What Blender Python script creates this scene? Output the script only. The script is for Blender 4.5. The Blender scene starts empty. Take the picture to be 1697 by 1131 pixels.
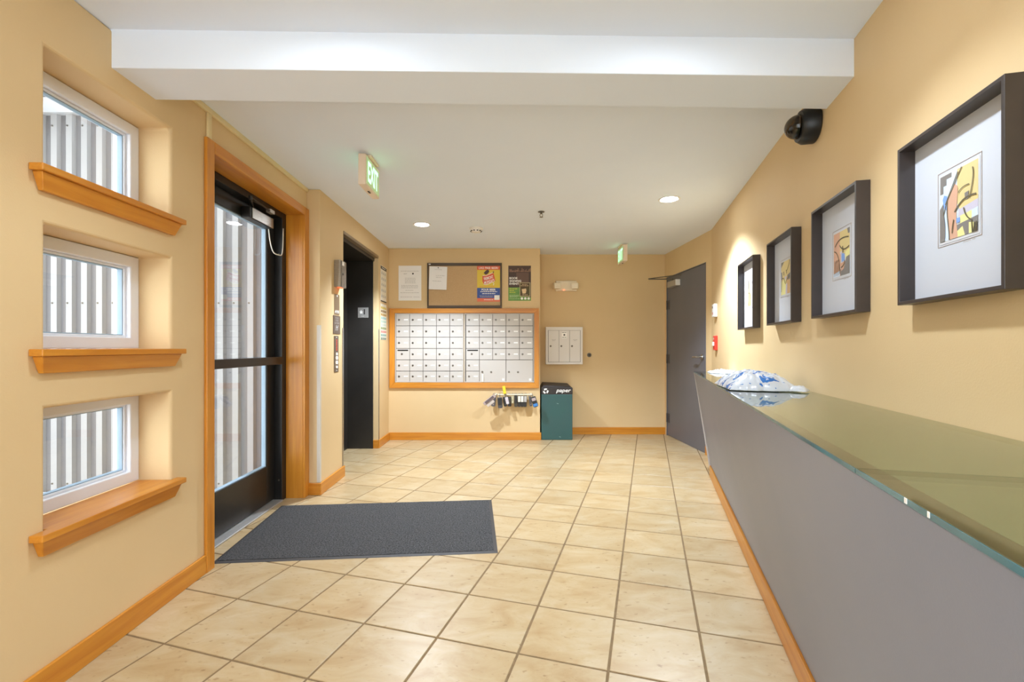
import bpy, bmesh, math, random
from mathutils import Vector, Matrix, noise as mnoise

random.seed(7)
SC = bpy.context.scene
COL = SC.collection
PI = math.pi

# ------------------------------------------------------------------ camera
F, CX, HY, EYE = 764.0, 848.5, 576.5, 1.18          # focal length and horizon in pixels of the 1697x1131 frame
cam = bpy.data.cameras.new('camera')
cam_o = bpy.data.objects.new('camera', cam)
COL.objects.link(cam_o)
cam.sensor_width = 36.0
cam.lens = F / 1697.0 * 36.0
cam.shift_y = (HY - 565.5) / 1697.0
cam.clip_start = 0.02
cam_o.location = (0, 0, EYE)
cam_o.rotation_euler = (PI / 2, 0, 0)
SC.camera = cam_o

# ------------------------------------------------------------------ world and exposure
SKY = 3.0
LAMP = 134.0
EXPOSURE = 1.0
world = bpy.data.worlds.new('sky')
SC.world = world
world.use_nodes = True
bg = world.node_tree.nodes['Background']
bg.inputs['Color'].default_value = (0.97, 0.985, 1.0, 1)
bg.inputs['Strength'].default_value = SKY
SC.view_settings.view_transform = 'Standard'
SC.view_settings.look = 'None'
SC.view_settings.gamma = 1.0
SC.view_settings.use_curve_mapping = False
SC.view_settings.exposure = EXPOSURE
SC.cycles.max_bounces = 14
SC.cycles.diffuse_bounces = 8
SC.cycles.transparent_max_bounces = 16
SC.cycles.sample_clamp_indirect = 8.0
SC.cycles.use_denoising = True

CEIL = 2.45


# ------------------------------------------------------------------ materials
def lin(c):
    return tuple(((v / 255.0) / 12.92 if v / 255.0 <= 0.04045 else ((v / 255.0 + 0.055) / 1.055) ** 2.4) for v in c)


MATS = {}


def mat(name, rgb, rough=0.5, metal=0.0, vary=None, vscale=6.0, stretch=(1, 1, 1), bump=0.0, bscale=200.0,
        emit=None, estr=0.0, spec=0.5, rnd=0.0, coat=0.0, detail=4.0):
    """procedural principled material; vary = second sRGB colour mixed in by noise, rnd = per-object value jitter"""
    if name in MATS:
        return MATS[name]
    m = bpy.data.materials.new(name)
    m.use_nodes = True
    nt = m.node_tree
    N, L = nt.nodes, nt.links
    b = N['Principled BSDF']
    b.inputs['Roughness'].default_value = rough
    b.inputs['Metallic'].default_value = metal
    b.inputs['Specular IOR Level'].default_value = spec
    b.inputs['Coat Weight'].default_value = coat
    b.inputs['Coat Roughness'].default_value = 0.15
    c1 = lin(rgb) + (1,)
    b.inputs['Base Color'].default_value = c1
    m.diffuse_color = c1
    co = N.new('ShaderNodeTexCoord')
    mp = N.new('ShaderNodeMapping')
    mp.inputs['Scale'].default_value = stretch
    L.new(co.outputs['Object'], mp.inputs['Vector'])
    out = None
    if vary is not None:
        nz = N.new('ShaderNodeTexNoise')
        nz.inputs['Scale'].default_value = vscale
        nz.inputs['Detail'].default_value = detail
        L.new(mp.outputs['Vector'], nz.inputs['Vector'])
        rp = N.new('ShaderNodeValToRGB')
        rp.color_ramp.elements[0].position = 0.32
        rp.color_ramp.elements[1].position = 0.68
        rp.color_ramp.elements[0].color = c1
        rp.color_ramp.elements[1].color = lin(vary) + (1,)
        L.new(nz.outputs['Fac'], rp.inputs['Fac'])
        out = rp.outputs['Color']
        L.new(out, b.inputs['Base Color'])
    if rnd > 0:
        oi = N.new('ShaderNodeObjectInfo')
        mr = N.new('ShaderNodeMapRange')
        mr.inputs['To Min'].default_value = 1.0 - rnd
        mr.inputs['To Max'].default_value = 1.0 + rnd * 0.5
        L.new(oi.outputs['Random'], mr.inputs['Value'])
        hs = N.new('ShaderNodeHueSaturation')
        if out is None:
            hs.inputs['Color'].default_value = c1
        else:
            L.new(out, hs.inputs['Color'])
        L.new(mr.outputs['Result'], hs.inputs['Value'])
        L.new(hs.outputs['Color'], b.inputs['Base Color'])
    if bump > 0:
        n2 = N.new('ShaderNodeTexNoise')
        n2.inputs['Scale'].default_value = bscale
        n2.inputs['Detail'].default_value = 3.0
        L.new(mp.outputs['Vector'], n2.inputs['Vector'])
        bp = N.new('ShaderNodeBump')
        bp.inputs['Strength'].default_value = bump
        bp.inputs['Distance'].default_value = 0.004
        L.new(n2.outputs['Fac'], bp.inputs['Height'])
        L.new(bp.outputs['Normal'], b.inputs['Normal'])
    if emit is not None:
        b.inputs['Emission Color'].default_value = lin(emit) + (1,)
        b.inputs['Emission Strength'].default_value = estr
    MATS[name] = m
    return m


def glass_mat(name, tint, ior=1.45, rough=0.0):
    """clear pane: tinted see-through with Fresnel reflections"""
    m = bpy.data.materials.new(name)
    m.use_nodes = True
    N, L = m.node_tree.nodes, m.node_tree.links
    N.remove(N['Principled BSDF'])
    tr = N.new('ShaderNodeBsdfTransparent')
    tr.inputs['Color'].default_value = lin(tint) + (1,)
    gl = N.new('ShaderNodeBsdfGlossy')
    gl.inputs['Roughness'].default_value = rough
    gl.inputs['Color'].default_value = (1, 1, 1, 1)
    fr = N.new('ShaderNodeFresnel')
    geo = N.new('ShaderNodeNewGeometry')
    mi = N.new('ShaderNodeMapRange')           # same reflectance on both faces of the sheet
    mi.inputs['To Min'].default_value = ior
    mi.inputs['To Max'].default_value = 1.0 / ior
    L.new(geo.outputs['Backfacing'], mi.inputs['Value'])
    L.new(mi.outputs['Result'], fr.inputs['IOR'])
    mx = N.new('ShaderNodeMixShader')
    L.new(fr.outputs['Fac'], mx.inputs['Fac'])
    L.new(tr.outputs['BSDF'], mx.inputs[1])
    L.new(gl.outputs['BSDF'], mx.inputs[2])
    L.new(mx.outputs['Shader'], N['Material Output'].inputs['Surface'])
    MATS[name] = m
    return m


def wood_mat(name, a, b_, axis):
    m = bpy.data.materials.new(name)
    m.use_nodes = True
    N, L = m.node_tree.nodes, m.node_tree.links
    b = N['Principled BSDF']
    b.inputs['Roughness'].default_value = 0.38
    b.inputs['Coat Weight'].default_value = 0.25
    b.inputs['Coat Roughness'].default_value = 0.25
    co = N.new('ShaderNodeTexCoord')
    mp = N.new('ShaderNodeMapping')
    s = [22.0, 22.0, 22.0]
    s[axis] = 1.3
    mp.inputs['Scale'].default_value = s
    L.new(co.outputs['Object'], mp.inputs['Vector'])
    nz = N.new('ShaderNodeTexNoise')
    nz.inputs['Scale'].default_value = 1.6
    nz.inputs['Detail'].default_value = 6.0
    nz.inputs['Distortion'].default_value = 0.6
    L.new(mp.outputs['Vector'], nz.inputs['Vector'])
    rp = N.new('ShaderNodeValToRGB')
    rp.color_ramp.elements[0].position = 0.3
    rp.color_ramp.elements[1].position = 0.72
    rp.color_ramp.elements[0].color = lin(a) + (1,)
    rp.color_ramp.elements[1].color = lin(b_) + (1,)
    L.new(nz.outputs['Fac'], rp.inputs['Fac'])
    L.new(rp.outputs['Color'], b.inputs['Base Color'])
    m.diffuse_color = lin(a) + (1,)
    MATS[name] = m
    return m


def tile_mat():
    m = bpy.data.materials.new('travertine_tile')
    m.use_nodes = True
    N, L = m.node_tree.nodes, m.node_tree.links
    b = N['Principled BSDF']
    b.inputs['Roughness'].default_value = 0.34
    b.inputs['Specular IOR Level'].default_value = 0.45
    geo = N.new('ShaderNodeNewGeometry')
    oi = N.new('ShaderNodeObjectInfo')
    add = N.new('ShaderNodeVectorMath')
    add.operation = 'ADD'
    sc = N.new('ShaderNodeVectorMath')
    sc.operation = 'SCALE'
    sc.inputs['Scale'].default_value = 37.0
    cb = N.new('ShaderNodeCombineXYZ')
    L.new(oi.outputs['Random'], cb.inputs['X'])
    L.new(oi.outputs['Random'], cb.inputs['Z'])
    L.new(cb.outputs['Vector'], sc.inputs[0])
    L.new(geo.outputs['Position'], add.inputs[0])
    L.new(sc.outputs['Vector'], add.inputs[1])
    mp = N.new('ShaderNodeMapping')
    mp.inputs['Rotation'].default_value = (0, 0, -0.287)
    mp.inputs['Scale'].default_value = (1.0, 1.9, 1.0)
    L.new(add.outputs['Vector'], mp.inputs['Vector'])
    n1 = N.new('ShaderNodeTexNoise')
    n1.inputs['Scale'].default_value = 4.2
    n1.inputs['Detail'].default_value = 8.0
    n1.inputs['Roughness'].default_value = 0.62
    n1.inputs['Distortion'].default_value = 0.8
    L.new(mp.outputs['Vector'], n1.inputs['Vector'])
    r1 = N.new('ShaderNodeValToRGB')
    e = r1.color_ramp.elements
    e[0].position, e[0].color = 0.28, lin((171, 141, 98)) + (1,)
    e[1].position, e[1].color = 0.74, lin((194, 176, 144)) + (1,)
    k = e.new(0.5)
    k.color = lin((184, 160, 121)) + (1,)
    L.new(n1.outputs['Fac'], r1.inputs['Fac'])
    # fine pits
    n2 = N.new('ShaderNodeTexNoise')
    n2.inputs['Scale'].default_value = 30.0
    n2.inputs['Detail'].default_value = 3.0
    L.new(mp.outputs['Vector'], n2.inputs['Vector'])
    r2 = N.new('ShaderNodeValToRGB')
    r2.color_ramp.elements[0].position = 0.26
    r2.color_ramp.elements[1].position = 0.36
    r2.color_ramp.elements[0].color = (0.62, 0.52, 0.40, 1)
    r2.color_ramp.elements[1].color = (1, 1, 1, 1)
    L.new(n2.outputs['Fac'], r2.inputs['Fac'])
    mx = N.new('ShaderNodeMixRGB')
    mx.blend_type = 'MULTIPLY'
    mx.inputs['Fac'].default_value = 0.8
    L.new(r1.outputs['Color'], mx.inputs[1])
    L.new(r2.outputs['Color'], mx.inputs[2])
    hs = N.new('ShaderNodeHueSaturation')
    mr = N.new('ShaderNodeMapRange')
    mr.inputs['To Min'].default_value = 0.93
    mr.inputs['To Max'].default_value = 1.05
    L.new(oi.outputs['Random'], mr.inputs['Value'])
    L.new(mr.outputs['Result'], hs.inputs['Value'])
    L.new(mx.outputs['Color'], hs.inputs['Color'])
    L.new(hs.outputs['Color'], b.inputs['Base Color'])
    bp = N.new('ShaderNodeBump')
    bp.inputs['Strength'].default_value = 0.08
    bp.inputs['Distance'].default_value = 0.003
    L.new(n2.outputs['Fac'], bp.inputs['Height'])
    L.new(bp.outputs['Normal'], b.inputs['Normal'])
    m.diffuse_color = (0.8, 0.65, 0.42, 1)
    MATS['tile'] = m
    return m


def package_mat():
    """white plastic film with loose blue print"""
    m = bpy.data.materials.new('printed_film')
    m.use_nodes = True
    N, L = m.node_tree.nodes, m.node_tree.links
    b = N['Principled BSDF']
    b.inputs['Roughness'].default_value = 0.22
    co = N.new('ShaderNodeTexCoord')
    mp = N.new('ShaderNodeMapping')
    mp.inputs['Scale'].default_value = (1, 1, 1)
    L.new(co.outputs['Object'], mp.inputs['Vector'])
    n1 = N.new('ShaderNodeTexNoise')
    n1.inputs['Scale'].default_value = 17.0
    n1.inputs['Detail'].default_value = 2.5
    n1.inputs['Distortion'].default_value = 1.0
    L.new(mp.outputs['Vector'], n1.inputs['Vector'])
    r = N.new('ShaderNodeValToRGB')
    e = r.color_ramp.elements
    e[0].position, e[0].color = 0.585, lin((196, 201, 208)) + (1,)
    e[1].position, e[1].color = 0.61, lin((52, 108, 176)) + (1,)
    L.new(n1.outputs['Fac'], r.inputs['Fac'])
    L.new(r.outputs['Color'], b.inputs['Base Color'])
    MATS['film'] = m
    return m


WALL = mat('tan_wall_paint', (220, 193, 148), 0.62, vary=(216, 188, 142), vscale=1.5, bump=0.12, bscale=160, spec=0.3)
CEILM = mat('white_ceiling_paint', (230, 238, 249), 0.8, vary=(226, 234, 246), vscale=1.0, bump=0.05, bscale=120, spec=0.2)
WOODX = wood_mat('orange_fir_x', (190, 116, 26), (212, 144, 44), 0)
WOODZ = wood_mat('orange_fir_z', (190, 116, 26), (212, 144, 44), 2)
WOODY = wood_mat('orange_fir_y', (190, 116, 26), (212, 144, 44), 1)
TILE = tile_mat()
GROUT = mat('brown_grout', (134, 110, 78), 0.9, vary=(120, 97, 66), vscale=30, bump=0.3, bscale=300)
BLACK = mat('black_metal', (22, 21, 21), 0.38, vary=(30, 28, 27), vscale=3)
BLACKS = mat('black_satin_laminate', (40, 38, 36), 0.3, vary=(50, 47, 44), vscale=2.5)
BRONZE = mat('dark_bronze', (52, 44, 38), 0.35, metal=0.5)
VINYL = mat('white_vinyl', (228, 232, 240), 0.35)
GASKET = mat('grey_blue_gasket', (150, 172, 190), 0.5)
STEEL = mat('brushed_steel', (178, 174, 168), 0.3, metal=0.9, vary=(160, 156, 150), vscale=30, stretch=(1, 1, 8))
ALU = mat('satin_aluminium', (190, 188, 184), 0.42, metal=0.6)
GREYDOOR = mat('grey_door_paint', (108, 108, 116), 0.42, vary=(102, 103, 112), vscale=2)
COUNTER = mat('grey_counter_paint', (136, 142, 160), 0.4, vary=(131, 138, 157), vscale=3, bump=0.04, bscale=200)
COUNTERTOP = mat('taupe_countertop', (176, 166, 140), 0.6, vary=(168, 158, 132), vscale=5)
DARKEDGE = mat('dark_band_and_key_core', (28, 24, 18), 0.4, vary=(48, 38, 26), vscale=8, stretch=(1, 12, 1))  # paints the dark refraction band under the glass edge; key switch core shares it
GLASSEDGE = mat('teal_glass_edge', (62, 104, 114), 0.12, vary=(88, 132, 142), vscale=5)
GLASS = glass_mat('window_glass', (246, 249, 250))
TOPGLASS = glass_mat('countertop_glass', (214, 224, 212), ior=1.6)
CHIP = mat('white_chip', (244, 246, 244), 0.4)
WHITEP = mat('white_plastic', (236, 233, 226), 0.4)
CREAMP = mat('cream_plastic', (232, 218, 190), 0.45)
PINKP = mat('beige_plastic', (234, 214, 190), 0.45)
PAPER = mat('white_paper', (240, 238, 236), 0.7)
PAPER2 = mat('ivory_paper', (238, 232, 216), 0.7)
INK = mat('grey_ink', (176, 172, 170), 0.7)
INKD = mat('dark_ink', (70, 66, 64), 0.7)
BOXW = mat('white_powder_coat', (194, 188, 181), 0.4, rnd=0.02)
PBOX = mat('white_enamel', (226, 222, 217), 0.4)
BOXD = mat('shadow_gap', (96, 88, 78), 0.6)
BLK = mat('black_plastic', (20, 19, 19), 0.4)
LOCK = mat('nickel_lock', (120, 114, 106), 0.3, metal=0.9)
LABELW = mat('white_label', (248, 246, 242), 0.5)
CORK = mat('cork', (204, 172, 130), 0.9, vary=(192, 158, 114), vscale=160, bump=0.3, bscale=260)
CORKF = mat('bronze_board_frame', (76, 60, 44), 0.4, metal=0.3)
RED = mat('red_plastic', (206, 52, 38), 0.4)
MATC = mat('charcoal_carpet', (28, 27, 28), 0.95, vary=(84, 83, 83), vscale=120, bump=0.9, bscale=240, detail=2)
RUBBER = mat('dark_rubber', (64, 60, 58), 0.6)
TEAL = mat('teal_bin_plastic', (46, 86, 83), 0.45, vary=(50, 82, 82), vscale=4)
BINTOP = mat('dark_bin_top', (48, 42, 40), 0.5)
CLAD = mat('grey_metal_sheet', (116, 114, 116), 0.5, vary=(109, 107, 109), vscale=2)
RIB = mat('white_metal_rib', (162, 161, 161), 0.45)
SOFFIT = mat('grey_white_soffit', (208, 210, 214), 0.7)
CONC = mat('pale_concrete', (190, 188, 184), 0.85, vary=(176, 174, 170), vscale=8)
FRAMEB = mat('dark_brown_frame', (58, 52, 50), 0.32, vary=(64, 56, 54), vscale=10)
MATB = mat('white_mat_board', (196, 199, 206), 0.8)
LENS = mat('lit_lens', (255, 250, 240), 0.5, emit=(236, 246, 255), estr=40.0)
GREENL = mat('green_lit_letters', (180, 240, 200), 0.5, emit=(176, 255, 204), estr=0.75)
GREENF = mat('pale_green_face', (206, 214, 176), 0.5, emit=(160, 230, 160), estr=0.12)
REDLED = mat('red_led', (255, 80, 50), 0.4, emit=(255, 70, 40), estr=6.0)
LITBTN = mat('lit_button', (250, 246, 236), 0.4, emit=(255, 244, 220), estr=0.7)
PLATE = mat('bronze_plate', (158, 138, 112), 0.35, metal=0.6)
PLATED = mat('dark_bronze_plate', (106, 88, 72), 0.45, metal=0.2)
DOME = glass_mat('smoked_dome', (150, 140, 126), ior=1.5)
PINK = mat('mauve_plastic', (176, 158, 156), 0.4)
RACE = mat('pale_raceway', (226, 208, 160), 0.5)
FILM = package_mat()
FILMW = mat('white_film', (198, 202, 208), 0.25)


# ------------------------------------------------------------------ mesh helpers
class MB:
    def __init__(s):
        s.v, s.f = [], []

    def add(s, vs, fs):
        o = len(s.v)
        s.v += [tuple(v) for v in vs]
        s.f += [tuple(i + o for i in f) for f in fs]
        return s

    def box(s, x0, x1, y0, y1, z0, z1):
        vs = [(x0, y0, z0), (x1, y0, z0), (x1, y1, z0), (x0, y1, z0), (x0, y0, z1), (x1, y0, z1), (x1, y1, z1), (x0, y1, z1)]
        return s.add(vs, [(0, 3, 2, 1), (4, 5, 6, 7), (0, 1, 5, 4), (1, 2, 6, 5), (2, 3, 7, 6), (3, 0, 4, 7)])

    def hexa(s, bot, top):
        """bot, top: four points each, counter-clockwise seen from above"""
        n = len(bot)
        fs = [tuple(reversed(range(n))), tuple(range(n, 2 * n))]
        for i in range(n):
            j = (i + 1) % n
            fs.append((i, j, n + j, n + i))
        return s.add(list(bot) + list(top), fs)

    def prism_y(s, pts, y0, y1):
        """polygon in x,z extruded from y0 (front) to y1"""
        n = len(pts)
        a = sum(pts[i][0] * pts[(i + 1) % n][1] - pts[(i + 1) % n][0] * pts[i][1] for i in range(n))
        if a < 0:
            pts = pts[::-1]
        vs = [(p[0], y0, p[1]) for p in pts] + [(p[0], y1, p[1]) for p in pts]
        fs = [tuple(range(n)), tuple(reversed(range(n, 2 * n)))]
        for i in range(n):
            j = (i + 1) % n
            fs.append((j, i, n + i, n + j))
        return s.add(vs, fs)

    def prism_z(s, pts, z0, z1):
        n = len(pts)
        a = sum(pts[i][0] * pts[(i + 1) % n][1] - pts[(i + 1) % n][0] * pts[i][1] for i in range(n))
        if a < 0:
            pts = pts[::-1]
        return s.hexa([(p[0], p[1], z0) for p in pts], [(p[0], p[1], z1) for p in pts])

    def cyl(s, p0, p1, r0, r1=None, n=16):
        r1 = r0 if r1 is None else r1
        p0, p1 = Vector(p0), Vector(p1)
        d = (p1 - p0).normalized()
        a = d.orthogonal().normalized()
        b = d.cross(a)
        vs = []
        for p, r in ((p0, r0), (p1, r1)):
            for i in range(n):
                t = 2 * PI * i / n
                vs.append(p + a * (r * math.cos(t)) + b * (r * math.sin(t)))
        fs = [tuple(reversed(range(n))), tuple(range(n, 2 * n))]
        for i in range(n):
            j = (i + 1) % n
            fs.append((i, j, n + j, n + i))
        return s.add(vs, fs)

    def tube(s, pts, r, n=8):
        pts = [Vector(p) for p in pts]
        rings = []
        a = None
        for i, p in enumerate(pts):
            d = (pts[min(i + 1, len(pts) - 1)] - pts[max(i - 1, 0)]).normalized()
            if a is None:
                a = d.orthogonal().normalized()
            a = (a - d * a.dot(d)).normalized()
            b = d.cross(a)
            rings.append([p + a * (r * math.cos(2 * PI * k / n)) + b * (r * math.sin(2 * PI * k / n)) for k in range(n)])
        vs = [v for ring in rings for v in ring]
        fs = [tuple(reversed(range(n))), tuple(range(len(vs) - n, len(vs)))]
        for i in range(len(rings) - 1):
            for k in range(n):
                j = (k + 1) % n
                fs.append((i * n + k, i * n + j, (i + 1) * n + j, (i + 1) * n + k))
        return s.add(vs, fs)

    def lathe(s, prof, origin, axis, n=32):
        """prof: (radius, height along axis) from start to end, closed with caps"""
        o = Vector(origin)
        d = Vector(axis).normalized()
        a = d.orthogonal().normalized()
        b = d.cross(a)
        vs = []
        for r, h in prof:
            for k in range(n):
                t = 2 * PI * k / n
                vs.append(o + d * h + a * (r * math.cos(t)) + b * (r * math.sin(t)))
        fs = [tuple(reversed(range(n))), tuple(range(len(vs) - n, len(vs)))]
        for i in range(len(prof) - 1):
            for k in range(n):
                j = (k + 1) % n
                fs.append((i * n + k, i * n + j, (i + 1) * n + j, (i + 1) * n + k))
        return s.add(vs, fs)

    def frame_y(s, x0, x1, z0, z1, w, y0, y1, wt=None, wb=None):
        """picture-frame ring in x,z, extruded in y"""
        wt = w if wt is None else wt
        wb = w if wb is None else wb
        O = [(x0, z0), (x1, z0), (x1, z1), (x0, z1)]
        I = [(x0 + w, z0 + wb), (x1 - w, z0 + wb), (x1 - w, z1 - wt), (x0 + w, z1 - wt)]
        vs = [(p[0], y0, p[1]) for p in O] + [(p[0], y0, p[1]) for p in I] + [(p[0], y1, p[1]) for p in O] + [(p[0], y1, p[1]) for p in I]
        fs = []
        for i in range(4):
            j = (i + 1) % 4
            fs += [(i, j, 4 + j, 4 + i), (8 + j, 8 + i, 12 + i, 12 + j), (j, i, 8 + i, 8 + j), (4 + i, 4 + j, 12 + j, 12 + i)]
        return s.add(vs, fs)

    def mesh(s, name, m, smooth=False):
        me = bpy.data.meshes.new(name)
        me.from_pydata(s.v, [], s.f)
        me.materials.append(m)
        me.update()
        if smooth:
            for p in me.polygons:
                p.use_smooth = True
        return me

    def build(s, name, m, parent=None, bevel=0.0, smooth=False, loc=None, seg=2):
        return put(name, s.mesh(name, m, smooth), parent, bevel, loc, seg)


def put(name, me, parent=None, bevel=0.0, loc=None, seg=2, rot=None):
    o = bpy.data.objects.new(name, me)
    COL.objects.link(o)
    o.parent = parent
    if loc is not None:
        o.location = loc
    if rot is not None:
        o.rotation_euler = rot
    if bevel > 0:
        b = o.modifiers.new('bevel', 'BEVEL')
        b.width = bevel
        b.segments = seg
        b.limit_method = 'ANGLE'
        b.angle_limit = math.radians(40)
    return o


def tag(o, label, cat=None, group=None, kind=None):
    o['label'] = label
    if cat:
        o['category'] = cat
    if group:
        o['group'] = group
    if kind:
        o['kind'] = kind
    return o


def root(name, loc, rz, label, cat=None, group=None, kind=None):
    o = bpy.data.objects.new(name, None)
    o.empty_display_size = 0.1
    COL.objects.link(o)
    o.location = loc
    o.rotation_euler = (0, 0, rz)
    return tag(o, label, cat, group, kind)


def smooth_by_angle(o, ang=35):
    for p in o.data.polygons:
        p.use_smooth = True
    o.data.set_sharp_from_angle(angle=math.radians(ang))
    return o


_text_cache = {}


def text_mesh(s, m, height, width=None, bold=0.0, shear=0.0, align='CENTER'):
    """flat lettering in the x,z plane, facing -y, centred on its box"""
    cu = bpy.data.curves.new('lettering', 'FONT')
    cu.body = s
    cu.offset = bold
    cu.shear = shear
    cu.align_x = align
    cu.resolution_u = 3
    o = bpy.data.objects.new('lettering_tmp', cu)
    COL.objects.link(o)
    dg = bpy.context.evaluated_depsgraph_get()
    me = bpy.data.meshes.new_from_object(o.evaluated_get(dg))
    bpy.data.objects.remove(o)
    bpy.data.curves.remove(cu)
    xs = [v.co.x for v in me.vertices]
    ys = [v.co.y for v in me.vertices]
    w, h = max(xs) - min(xs), max(ys) - min(ys)
    k = height / h
    kx = k if width is None else width / w
    mx, my = (max(xs) + min(xs)) / 2, (max(ys) + min(ys)) / 2
    for v in me.vertices:
        v.co = Vector(((v.co.x - mx) * kx, 0, (v.co.y - my) * k))
    me.materials.clear()
    me.materials.append(m)
    return me


def lettering(s, m, parent, x, y, z, height, width=None, bold=0.0, shear=0.0, rot=None, name='lettering'):
    return put(name, text_mesh(s, m, height, width, bold, shear), parent, loc=(x, y, z), rot=rot)


# ------------------------------------------------------------------ wall frames
class Wall:
    """P0 is the left end seen from the room, local x runs to the right, -y is into the room"""

    def __init__(s, p0, p1):
        s.p0, s.p1 = Vector((p0[0], p0[1])), Vector((p1[0], p1[1]))
        d = (s.p1 - s.p0)
        s.len = d.length
        s.d = d.normalized()
        s.n = Vector((s.d.y, -s.d.x))          # into the room
        s.rz = math.atan2(s.d.y, s.d.x)

    def at(s, x, z=0.0, out=0.0):
        p = s.p0 + s.d * x + s.n * out
        return (p.x, p.y, z)

    def x_at_y(s, Y):
        return (Y - s.p0.y) / s.d.y

    def hit(s, px, py, out=0.0):
        """where the sight line through a photo pixel meets this wall: (local x, height)"""
        a = Vector(((px - CX) / F, 1.0))
        q = s.p0 + s.n * out
        t = q.dot(s.n) / a.dot(s.n)
        p = a * t
        return ((p - q).dot(s.d), EYE + (HY - py) / F * t)


YR = -1.5                                    # rear end of the built room
LW = Wall((-1.595 - 0.025 * (YR - 1.8), YR), (-1.595 - 0.025 * (3.695 - 1.8), 3.695))
EW = Wall((-1.540, 3.695), (-1.575, 5.892))
BW = Wall((-1.95, 5.892), (0.3586, 5.892))
AW = Wall((0.30, 6.28), (2.30, 6.28))
RX = lambda Y: 0.9487 + 0.2416 * Y
CORNER = (RX(4.956), 4.956)
DW = Wall((2.083, 6.28), CORNER)
RW = Wall(CORNER, (RX(YR), YR))


def wall(name, w, z0, z1, thick, holes, m, label, x0=0.0, x1=None, bevel=0.0, seg=2):
    x1 = w.len if x1 is None else x1
    xs = sorted({x0, x1} | {h[0] for h in holes} | {h[1] for h in holes})
    zs = sorted({z0, z1} | {h[2] for h in holes} | {h[3] for h in holes})
    xs = [x for x in xs if x0 <= x <= x1]
    zs = [z for z in zs if z0 <= z <= z1]

    def full(i, j):
        if i < 0 or j < 0 or i >= len(xs) - 1 or j >= len(zs) - 1:
            return False
        cx, cz = (xs[i] + xs[i + 1]) / 2, (zs[j] + zs[j + 1]) / 2
        return not any(h[0] < cx < h[1] and h[2] < cz < h[3] for h in holes)
    bm = bmesh.new()
    V = {}

    def v(i, k, j):
        if (i, k, j) not in V:
            V[(i, k, j)] = bm.verts.new((xs[i], 0.0 if k == 0 else thick, zs[j]))
        return V[(i, k, j)]
    for i in range(len(xs) - 1):
        for j in range(len(zs) - 1):
            if not full(i, j):
                continue
            bm.faces.new((v(i, 0, j), v(i + 1, 0, j), v(i + 1, 0, j + 1), v(i, 0, j + 1)))
            bm.faces.new((v(i + 1, 1, j), v(i, 1, j), v(i, 1, j + 1), v(i + 1, 1, j + 1)))
            if not full(i - 1, j):
                bm.faces.new((v(i, 0, j), v(i, 0, j + 1), v(i, 1, j + 1), v(i, 1, j)))
            if not full(i + 1, j):
                bm.faces.new((v(i + 1, 0, j), v(i + 1, 1, j), v(i + 1, 1, j + 1), v(i + 1, 0, j + 1)))
            if not full(i, j - 1):
                bm.faces.new((v(i, 0, j), v(i, 1, j), v(i + 1, 1, j), v(i + 1, 0, j)))
            if not full(i, j + 1):
                bm.faces.new((v(i, 0, j + 1), v(i + 1, 0, j + 1), v(i + 1, 1, j + 1), v(i, 1, j + 1)))
    me = bpy.data.meshes.new(name)
    bm.to_mesh(me)
    bm.free()
    me.materials.append(m)
    o = put(name, me, None, bevel, seg=seg)
    o.location = w.at(0)
    o.rotation_euler = (0, 0, w.rz)
    return tag(o, label, kind='structure')


# ------------------------------------------------------------------ the setting
ly = LW.x_at_y
WX0, WX1 = ly(1.57), ly(2.168)
WINZ = [(0.56, 0.973), (1.175, 1.602), (1.79, 2.21)]
DX0, DX1, DTOP = ly(2.472), ly(3.633), 2.24
wall('wall_left', LW, 0.0, CEIL, 0.24,
     [(WX0, WX1, a - 0.026, b) for a, b in WINZ] + [(DX0, DX1, -0.0, DTOP)], WALL,
     'tan painted wall with three small windows and the glazed entrance door', bevel=0.012, seg=3)
EX0, EX1, ETOP = EW.x_at_y(4.235), EW.x_at_y(5.405), 2.255
wall('wall_elevator', EW, 0.0, CEIL, 0.395, [(EX0, EX1, 0.0, ETOP)], WALL,
     'tan painted wall around the black elevator opening', bevel=0.004)
wall('wall_back', BW, 0.0, CEIL, 0.388, [], WALL, 'tan painted wall behind the mailboxes and corkboard', bevel=0.004)
wall('wall_alcove', AW, 0.0, CEIL, 0.15, [], WALL, 'tan painted wall set back behind the recycling bin')
DD0, DD1, DDTOP = DW.x_at_y(6.215), DW.x_at_y(5.085), 2.125
wall('wall_door_side', DW, 0.0, CEIL, 0.15, [(DD0, DD1, 0.0, DDTOP)], WALL, 'short tan wall holding the grey door')
wall('wall_right', RW, 0.0, CEIL, 0.15, [], WALL, 'long tan wall hung with four framed prints')

# ceiling, beam
mb = MB().prism_z([(-2.0, YR), (0.75, YR), (2.35, 4.9), (2.35, 6.45), (-2.0, 6.45)], CEIL, CEIL + 0.12)
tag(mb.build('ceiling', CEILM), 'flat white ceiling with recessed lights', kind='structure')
bl, br = -1.64, None
fy = lambda X: 1.837 + 0.0195 * (X + 1.61)
by = lambda X: 2.075 + 0.0265 * (X + 1.606)
xr = lambda Y: RX(Y) + 0.03
f0, f1 = (-1.66, fy(-1.66)), (xr(1.9), fy(1.43))
b0, b1 = (-1.66, by(-1.66)), (xr(2.156), by(1.49))
mb = MB().prism_z([f0, f1, b1, b0], 2.296, CEIL + 0.02)
tag(mb.build('trim_1', CEILM, bevel=0.003), 'white dropped beam crossing the ceiling', kind='structure')

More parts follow.
